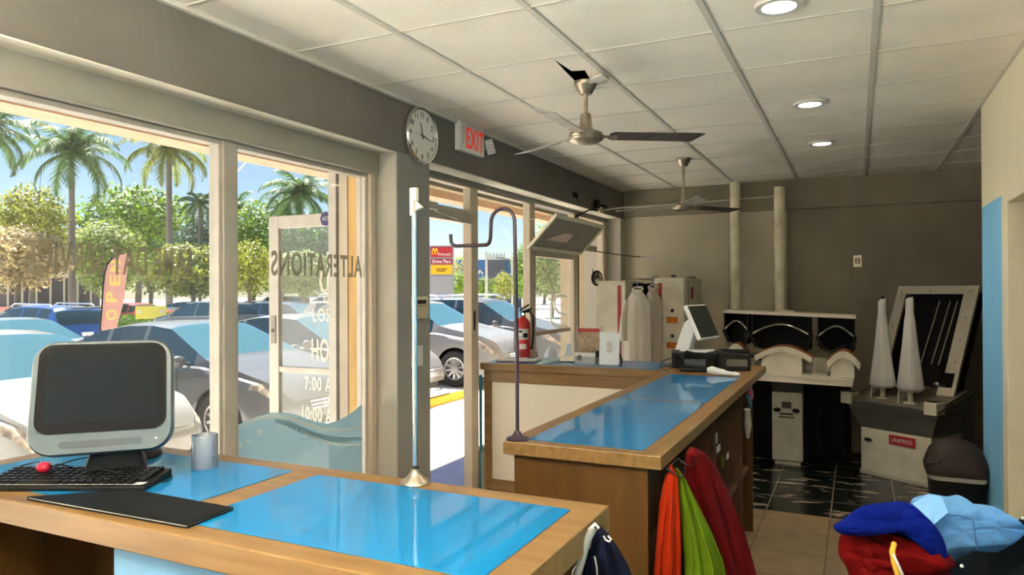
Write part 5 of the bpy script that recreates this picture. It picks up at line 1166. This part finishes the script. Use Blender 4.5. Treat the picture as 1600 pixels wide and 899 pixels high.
# ================================================================== PLANTS
def foliage(mb, c, r, n, leaf, rnd, squash=1.0, gaps=.0, ph=0):
    c = Vector(c)
    for _ in range(n):
        d = Vector((rnd.gauss(0, 1), rnd.gauss(0, 1), rnd.gauss(0, 1))).normalized()
        lump = 1+.22*noise.noise(d*2.3+Vector((ph, 0, 0)))+.15*noise.noise(d*5+Vector((0, ph, 0)))
        rr = (rnd.random()**.30)*lump
        p = c+Vector((d.x*r[0], d.y*r[1], d.z*r[2]))*rr
        if noise.noise(p*.9/max(.4, r[0]*.25)+Vector((ph, ph, 0))) < gaps-.35: continue
        a = Vector((rnd.gauss(0, 1), rnd.gauss(0, 1), rnd.gauss(0, .7))).normalized(); b = a.cross(d if abs(a.dot(d)) < .9 else Vector((0, 0, 1))).normalized()
        s = leaf*rnd.uniform(.6, 1.35); mb.add([p-a*s, p-b*s*.42, p+a*s, p+b*s*.42], [(0, 1, 2, 3)], rnd.randint(0, 2))
def leafm(name, c):
    out = []
    for k, f in enumerate((.21, .35, .54)):
        cc = tuple(min(.9, x*f) for x in c); mt = pm(name+' %d' % k, cc, .55); nt = mt.node_tree
        b = nt.nodes['Principled BSDF']; tl = _n(nt, 'ShaderNodeBsdfTranslucent'); tl.inputs[0].default_value = (*[min(.95, x*1.5) for x in cc], 1)
        mx = _n(nt, 'ShaderNodeMixShader'); mx.inputs[0].default_value = .35; nt.links.new(b.outputs[0], mx.inputs[1]); nt.links.new(tl.outputs[0], mx.inputs[2])
        nt.links.new(mx.outputs[0], nt.nodes['Material Output'].inputs[0]); out.append(mt)
    return out
LV = {'bright': leafm('bright green leaf', (.34, .58, .02)), 'yellow': leafm('yellow green leaf', (.62, .66, .06)), 'deep': leafm('deep green leaf', (.14, .34, .03)), 'pinky': leafm('blossoming leaf', (1.25, 1.0, .52)), 'pale': leafm('pale green leaf', (.52, .66, .16)), 'blue': leafm('blue green leaf', (.10, .20, .14))}
bark = pm('tree bark', (.22, .18, .14), .9, var=.2, scale=3, bump=.4)
def zof(py, D): return 1.6+(452-py)*D/FPX
def tree(px, top, bot, hw, D, kind, label, n=8000, name='leafy_tree', leaf=None, trunk=True, ntr=1):
    c = at(px, (top+bot)/2, D=D); r = hw*D/FPX; rz_ = (bot-top)/2*D/FPX
    rnd = random.Random(int(px*7+D)); t = thing(name, label, 'tree' if trunk else 'bush', (c.x, c.y, LZ))
    mb = MB(); cz = c.z-LZ; foliage(mb, (0, 0, cz), (r, r, rz_), n, leaf or r*.050+.03, rnd, gaps=.05, ph=px*.1)
    mb.build('foliage', LV[kind], t, fix=False)
    m2 = MB().tube([(0, 0, 0), (.05*r, 0, cz*.5), (0, .05*r, cz)], [.05*r+.05, .04*r+.04, .02*r], 8)
    if trunk:
        for k in range(5):
            a = k*1.3+px; m2.tube([(0, 0, max(.2, cz-rz_*.9)), (math.cos(a)*r*.4, math.sin(a)*r*.4, cz), (math.cos(a)*r*.7, math.sin(a)*r*.7, cz+rz_*.5)], [.03*r+.02, .02*r+.01, .01], 6)
    m2.build('trunk', bark, t, smooth=50)
    return t
tree(48, 292, 420, 66, 56, 'yellow', 'tall yellow green tree at the left edge behind the first palms')
tree(25, 355, 452, 75, 36, 'pinky', 'pale blossoming bushy tree at the left edge above the distant cars', n=8500)
tree(215, 288, 435, 86, 62, 'bright', 'broad dense green tree between the two tall palms', n=8000)
tree(165, 345, 458, 58, 50, 'pale', 'pale green bushy tree behind the feather flag', n=8500)
tree(330, 328, 440, 52, 54, 'blue', 'hazy blue green tree behind the right palm')
tree(300, 378, 466, 62, 42, 'yellow', 'low yellow green tree left of the first mullion', n=8500)
tree(395, 318, 462, 48, 47, 'bright', 'bright green tree just right of the first mullion', n=8500)
tree(388, 376, 462, 46, 33, 'yellow', 'small yellow green tree above the silver utility car', n=3600)
tree(478, 340, 450, 66, 44, 'deep', 'dark green tree behind the open glass door', n=8500)
tree(470, 392, 462, 60, 37, 'pale', 'pale green shrubby tree behind the open door glass')
tree(95, 395, 455, 70, 80, 'deep', 'dark green distant tree behind the low storefront')
tree(690, 392, 440, 30, 66, 'pinky', 'thin sparse tree behind the red sign tower', n=900)
tree(722, 390, 460, 20, 62, 'yellow', 'thin yellowish tree right of the sign tower', n=900)
for px, tp_, bt, hw, lab, k in ((720, 425, 466, 17, 'round clipped bush right of the sign tower', 'bright'), (758, 433, 468, 16, 'round clipped bush left of the white lamp pole', 'bright'), (788, 424, 470, 22, 'larger loose bush in front of the blue building', 'yellow'), (817, 430, 468, 15, 'round bush at the second mullion', 'bright')):
    tree(px, tp_, bt, hw, 44 if px != 788 else 48.5, k, lab, n=2200, name='clipped_bush', trunk=False)
tree(826, 380, 455, 28, 70, 'bright', 'leafy tree right of the blue building')
tree(862, 352, 462, 46, 48, 'pale', 'pale tree behind the third window pane', n=8500)
tree(905, 380, 462, 26, 52, 'bright', 'green tree at the far end of the windows')
for px0, D, lab in ((196, 31, 'clipped hedge left of the yellow banner'), (262, 34, 'low clipped hedge right of the yellow banner')):
    c = at(px0, 488, D=D); t = thing('clipped_hedge', lab, 'hedge', (c.x, c.y, LZ-.15)); mb = MB(); rnd = random.Random(px0)
    for _ in range(1500): 
        p = Vector((rnd.uniform(-.6, .6), rnd.uniform(-1.0, 1.0), rnd.uniform(0, 1.0))); a = Vector((rnd.gauss(0, 1), rnd.gauss(0, 1), rnd.gauss(0, 1))).normalized(); b = a.orthogonal().normalized(); mb.add([p-a*.07, p-b*.04, p+a*.07, p+b*.04], [(0, 1, 2, 3)], rnd.randint(0, 2))
    mb.build('foliage', LV['deep'], t, fix=False)
for i, (px, tp_, bt, hw, D, k) in enumerate(((10, 372, 462, 60, 80, 'bright'), (130, 365, 460, 60, 98, 'yellow'), (235, 362, 460, 60, 84, 'pale'), (345, 362, 460, 58, 97, 'bright'), (440, 360, 460, 55, 82, 'blue'), (545, 370, 460, 60, 95, 'bright'), (720, 402, 462, 50, 110, 'pale'), (850, 392, 462, 45, 92, 'deep'), (905, 396, 462, 40, 108, 'bright'))):
    tree(px, tp_, bt, hw, D, k, ['far green tree at the left edge under the nearer crowns', 'far yellowish tree behind the first palm trunk', 'far pale tree behind the second palm trunk', 'far green tree behind the first mullion', 'far hazy tree behind the open glass door', 'far green tree hidden mostly by the grey pier', 'far pale tree over the blue building', 'far dark tree in the third window', 'far green tree in the fourth window'][i], n=4000, leaf=.30)
palm_g = leafm('palm leaflet', (.20, .38, .10)); palm_y = leafm('sunlit palm leaflet', (.52, .58, .12)); pbark = pm('palm trunk', (.17, .145, .13), .85, var=.12, scale=4, bump=.3, stretch=(1, 1, 6))
def palm(px, pyc, D, rpx, tw, label, nf=20, seed=0, mats=None, droop=1.0):
    c = at(px, pyc, D=D); r = rpx*D/FPX; rnd = random.Random(seed); t = thing('palm_tree', label, 'palm tree', (c.x, c.y, LZ)); cz = c.z-LZ; w = tw*D/FPX/2
    MB().tube([(0, 0, 0), (0, 0, .3), (.0, 0, cz*.5), (0, 0, cz*.93), (0, 0, cz)], [w*1.5, w*1.15, w, w*.8, w*.7], 14).build('trunk', pbark, t, smooth=50)
    MB().tube([(0, 0, cz-.16*r), (0, 0, cz-.05*r), (0, 0, cz+.12*r)], [w*.8, w*1.1, w*.5], 12).build('crownshaft', palm_y[1], t, smooth=50)
    mb = MB()
    for f in range(nf):
        az = f*2.39996+rnd.uniform(-.2, .2); el = lerp(1.25, -.35, (f+.5)/nf)+rnd.uniform(-.12, .12); Lf = r*rnd.uniform(1.0, 1.18); n = 26
        hd = Vector((math.cos(az), math.sin(az), 0)); p = Vector((0, 0, cz)); ang = el; pts = [p.copy()]
        for k in range(n):
            ang -= (1.9*droop/n)*(.35+1.3*k/n); p = p+(hd*math.cos(ang)+Vector((0, 0, 1))*math.sin(ang))*(Lf/n); pts.append(p.copy())
        mb.tube([pts[0], pts[n//2], pts[n]], [.035, .02, .006], 4, 0)
        side = Vector((-hd.y, hd.x, 0))
        for k in range(2, n+1):
            tg = (pts[k]-pts[k-1]).normalized(); ll = r*.26*math.sin(PI*min(1, .18+.80*k/n))**.7+.05
            for sub in range(3):
                b0 = pts[k-1].lerp(pts[k], sub/3)
                for sd in (-1, 1):
                    d = (side*sd*.75+tg*.55+Vector((0, 0, -.42+rnd.uniform(-.4, .25)))).normalized()*ll*rnd.uniform(.8, 1.15)
                    up_ = tg*(.011*r+.006); mb.add([b0-up_, b0+up_, b0+d], [(0, 1, 2)], rnd.randint(0, 2))
    mb.build('fronds', mats or palm_g, t, fix=False)
    return t
palm(112, 236, 40, 92, 9.5, 'tall palm with a drooping crown, centre of the big window left of the flag', nf=22, seed=1)
palm(264, 232, 47, 80, 10, 'tall pale-trunked palm just left of the first mullion', nf=20, seed=4, mats=palm_y)
palm(-22, 200, 31, 88, 9, 'palm cut off by the left edge of the picture', nf=20, seed=9)
palm(470, 302, 51, 70, 6, 'feathery palm rising behind the open glass door', nf=24, seed=12)
palm(312, 318, 45, 36, 5, 'small distant palm left of the first mullion', nf=18, seed=15)
palm(368, 326, 56, 44, 5, 'dark palm partly hidden by the first mullion', nf=18, seed=17)
palm(440, 330, 58, 42, 5, 'small palm crown left of the feathery palm', nf=18, seed=21)

# ================================================================== SIGNS, POLES, BUILDINGS
def facing(loc):
    return math.atan2(-loc[1], -loc[0])+PI/2      # local -y looks back to the shop
c = at(690, 420, D=42); rz = facing(c)-.12
t = thing('sign_tower', 'red and yellow restaurant sign tower with golden arches, seen over the doorway cars', 'sign', (c.x, c.y, LZ), rz)
u = 42/FPX
def zz(py): return zof(py, 42)-LZ
MB().box((-22*u, 0, 0), (18*u, 14*u, zz(382))).build('tower', pm('light grey cladding', (.22, .22, .235), .6), t)
def pan(y0, y1, col, nm, a=-17, b=17, d=0.04): return MB().box((a*u, -d, zz(y1)), (b*u, 0, zz(y0))).build(nm, pm(nm, col, .4), t)
pan(384, 400, (.36, .008, .015), 'red_panel'); pan(403, 411, (.28, .006, .014), 'dark_red_panel'); pan(412, 427, (.62, .34, .0), 'yellow_panel'); pan(429, 455, (.22, .22, .23), 'lower_panel')
gold = pm('golden yellow', (.95, .45, .01), .4)
for s in (-1, 1):
    cx = -10*u+s*2.2*u; MB().tube([Vector((cx+s*2.2*u*math.cos(a)-s*0*u, -.07, zz(396)+9*u*math.sin(a))) for a in [PI*k/12 for k in range(13)]], .035, 6).build('arch', gold, t, smooth=60)
tl_ = text('lettering', "McDonald's", (-5*u, -.06, zz(397.5)), (1, 0, 0), (0, 0, 1), 20*u, 4*u, M['white'], t, .01, world=False)
text('lettering', 'Drive-Thru', (-14*u, -.06, zz(409.5)), (1, 0, 0), (0, 0, 1), 28*u, 5.5*u, M['white'], t, .01, world=False, bold=.02)
text('lettering', 'WELCOME ALL', (-9*u, -.06, zz(419)), (1, 0, 0), (0, 0, 1), 18*u, 2*u, M['black'], t, .01, world=False) if False else None
mbx = MB()
for k in range(2):
    for j in range(5-k): mbx.box(((-8+3.4*j+k)*u, -.06, zz(419.5+3*k)), ((-8+3.4*j+2.4+k)*u, -.05, zz(418+3*k)))
mbx.build('small_print', M['black'], t)
c = at(760, 430, D=72); t = thing('blue_building', 'low blue building with a slatted front beyond the lot', 'building', (c.x, c.y, LZ-.1), facing(c))
u = 72/FPX
def zz(py): return zof(py, 72)-LZ
bb = pm('blue facade paint', (.03, .12, .32), .7, var=.1, scale=1)
MB().box((-110*u, 0, 0), (55*u, 8, zz(403))).build('walls', pm('dark shop front', (.05, .07, .12), .5), t)
MB().box((-110*u, -.3, zz(434)), (55*u, 0, zz(403))).build('fascia', bb, t)
mb = MB()
for k in range(16): mb.box(((22-0+k*2.0-30+6)*u, -.6, zz(436)), ((22+k*2.0-30+6.9)*u, -.35, zz(392+2*(k % 3))))
mb.build('slatted_screen', pm('weathered slats', (.16, .15, .17), .7), t)
MB().box((-110*u, -.35, zz(444)), (-40*u, -.05, zz(436))).build('shop_sign', M['white'], t)
MB().box((-75*u, -.2, 0), (-66*u, -.02, zz(445))).box((-12*u, -.2, 0), (-4*u, -.02, zz(443))).build('doorway', pm('dark glass', (.02, .08, .2), .1), t)
MB().tube([(-14*u, -.35, zz(425)), (-10*u, -.35, zz(419)), (-5*u, -.35, zz(425))], .12, 6).box((-22*u, -.33, zz(424)), (-10*u, -.31, zz(420))).build('sign_mark', M['white'], t, smooth=60)
def pole(px, py, D, label, arm=None, r=.09, mt='frame'):
    c = at(px, 460, D=D); t = thing('lamp_post', label, 'lamp post', (c.x, c.y, LZ-.1)); h = zof(py, D)-LZ+.1
    MB().tube([(0, 0, 0), (0, 0, h)], [r, r*.7], 12).build('post', M[mt], t, smooth=50)
    if arm:
        q = [at(x, y, D=D)-Vector((c.x, c.y, LZ-.1)) for x, y in arm]; MB().tube(q, .035, 8).build('arm', M[mt], t)
        e = q[-1]; dd = (q[-1]-q[-2]).normalized(); MB().box((e.x-.12, e.y-.12, e.z-.05), (e.x+.5*dd.x+.2, e.y+.5*dd.y+.12, e.z+.06)).build('lamp_head', M[mt], t)
    return t
pole(364, 262, 26, 'white lamp post beside the first mullion with a slanting arm', arm=[(364, 275), (392, 245)], r=.07, mt='white')
pole(760, 392, 36, 'pale lamp post standing before the blue building', r=.085, mt='frame')
c = at(786, 404, D=60); t = thing('street_light_head', 'long dark street light head above the blue building', 'street light', (c.x, c.y, LZ), facing(c)); h = c.z-LZ; k_ = 60/FPX
MB().prism([(-11*k_, 0, h+2*k_), (11*k_, 0, h-.5*k_), (11*k_, 0, h-2.2*k_), (-11*k_, 0, h+.5*k_)], (0, .3, 0)).build('lamp_head', M['gunmetal'], t); MB().tube([(14*k_, .1, 0), (14*k_, .1, h-1.5*k_), (8*k_, .1, h-1*k_)], .08, 8).build('post', M['frame'], t)
# low storefront and white canopy at the left
c = at(70, 440, D=62); t = thing('storefront', 'low shaded storefront with a pale roof behind the far row of cars', 'building', (c.x, c.y, LZ), facing(c)); u = 62/FPX
MB().box((-75*u, 0, 0), (75*u, 7, zof(428, 62)-LZ)).build('walls', pm('dark shaded front', (.10, .09, .11), .7), t); MB().box((-80*u, -1.2, zof(430, 62)-LZ), (80*u, 7.4, zof(421, 62)-LZ)).build('roof', pm('pale roof edge', (.58, .50, .42), .8), t)
mb = MB()
for k in range(8): mb.box(((-66+k*18)*u, -1.0, 0), ((-63.5+k*18)*u, -.8, zof(430, 62)-LZ))
mb.build('posts', M['frame'], t)
c = at(0, 438, D=40); t = thing('white_canopy', 'white tent canopy at the left edge above the distant cars', 'canopy', (c.x, c.y, LZ), facing(c)); u = 40/FPX
MB().prism([(-28*u, 0, zof(440, 40)-LZ), (24*u, 0, zof(440, 40)-LZ), (8*u, 0, zof(424, 40)-LZ), (-14*u, 0, zof(420, 40)-LZ)], (0, 2.5, 0)).build('roof', M['white'], t)
for x in (-26, 22):
    for y in (.1, 2.4): MB().tube([(x*u, y, 0), (x*u, y, zof(440, 40)-LZ)], .04, 8).build('leg', M['frame'], t)
MB().box((-26*u, 2.35, 0), (22*u, 2.45, 1.0)).build('side_wall', pm('pink panel', (.6, .25, .22), .7), t)
# grey low wall at the left
struct('boundary_wall', MB().box((-33.2, 8, LZ), (-33, 27.5, LZ+1.0)), pm('grey block wall', (.42, .43, .43), .9))
c = at(236, 476, D=30.6); t = thing('yellow_banner', 'yellow banner with two round grey marks on the far kerb', 'banner', (c.x, c.y, LZ-.15), facing(c)); u = 33/FPX
MB().box((-20*u, 0, zof(486, 33)-LZ), (20*u, .05, zof(471, 33)-LZ+.1)).build('sheet', pm('olive yellow sheet', (.55, .48, .06), .7), t)
for x in (-15, 14): MB().lathe([(3*u*.6, -.01), (3*u, -.01), (3*u, 0)], c=(x*u, 0, zof(479, 33)-LZ+.1), seg=20, axis='Y').build('round_mark', M['frame'], t)
for x in (-19, 19): MB().tube([(x*u, .03, 0), (x*u, .03, zof(471, 33)-LZ+.1)], .03, 6).build('stake', M['gunmetal'], t)
# feather flag
c = at(176, 505, D=18); t = thing('feather_flag', 'salmon feather flag with yellow upright letters between the cars', 'flag', (c.x, c.y, LZ-.15), facing(c)+.1); u = 18/FPX
def fl_(px, py): return ((px-176)*u, 0, zof(py, 18)-LZ+.15)
out = [(181, 512), (186, 490), (192, 465), (194, 440), (197, 415), (199, 398), (197, 392), (190, 391), (180, 395), (173, 402), (167, 413), (165, 425), (163, 445), (161, 470), (160, 490), (158, 512)]
MB().prism([fl_(*p) for p in out], (0, .012, 0)).build('sail', pm('salmon fabric', (.62, .31, .25), .8, var=.08, scale=2), t)
MB().tube([(-2*u, .02, 0)]+[fl_(*p) for p in ((159, 508), (161, 480), (163, 445), (165, 424), (168, 411), (175, 400), (184, 393), (192, 391))], .02, 8).build('flag_pole', M['black'], t, smooth=50)
yl = pm('yellow print', (.80, .55, .14), .7)
for s, y0 in (('O', 496), ('P', 468), ('E', 442), ('N', 420)):
    a = fl_(182 if y0 > 450 else 187, y0-0); text('lettering', s, (a[0]-.0, -.003, a[2]), (0, 0, 1), (-1, 0, 0), 17*u, 15*u, yl, t, .002, world=False, bold=.03)
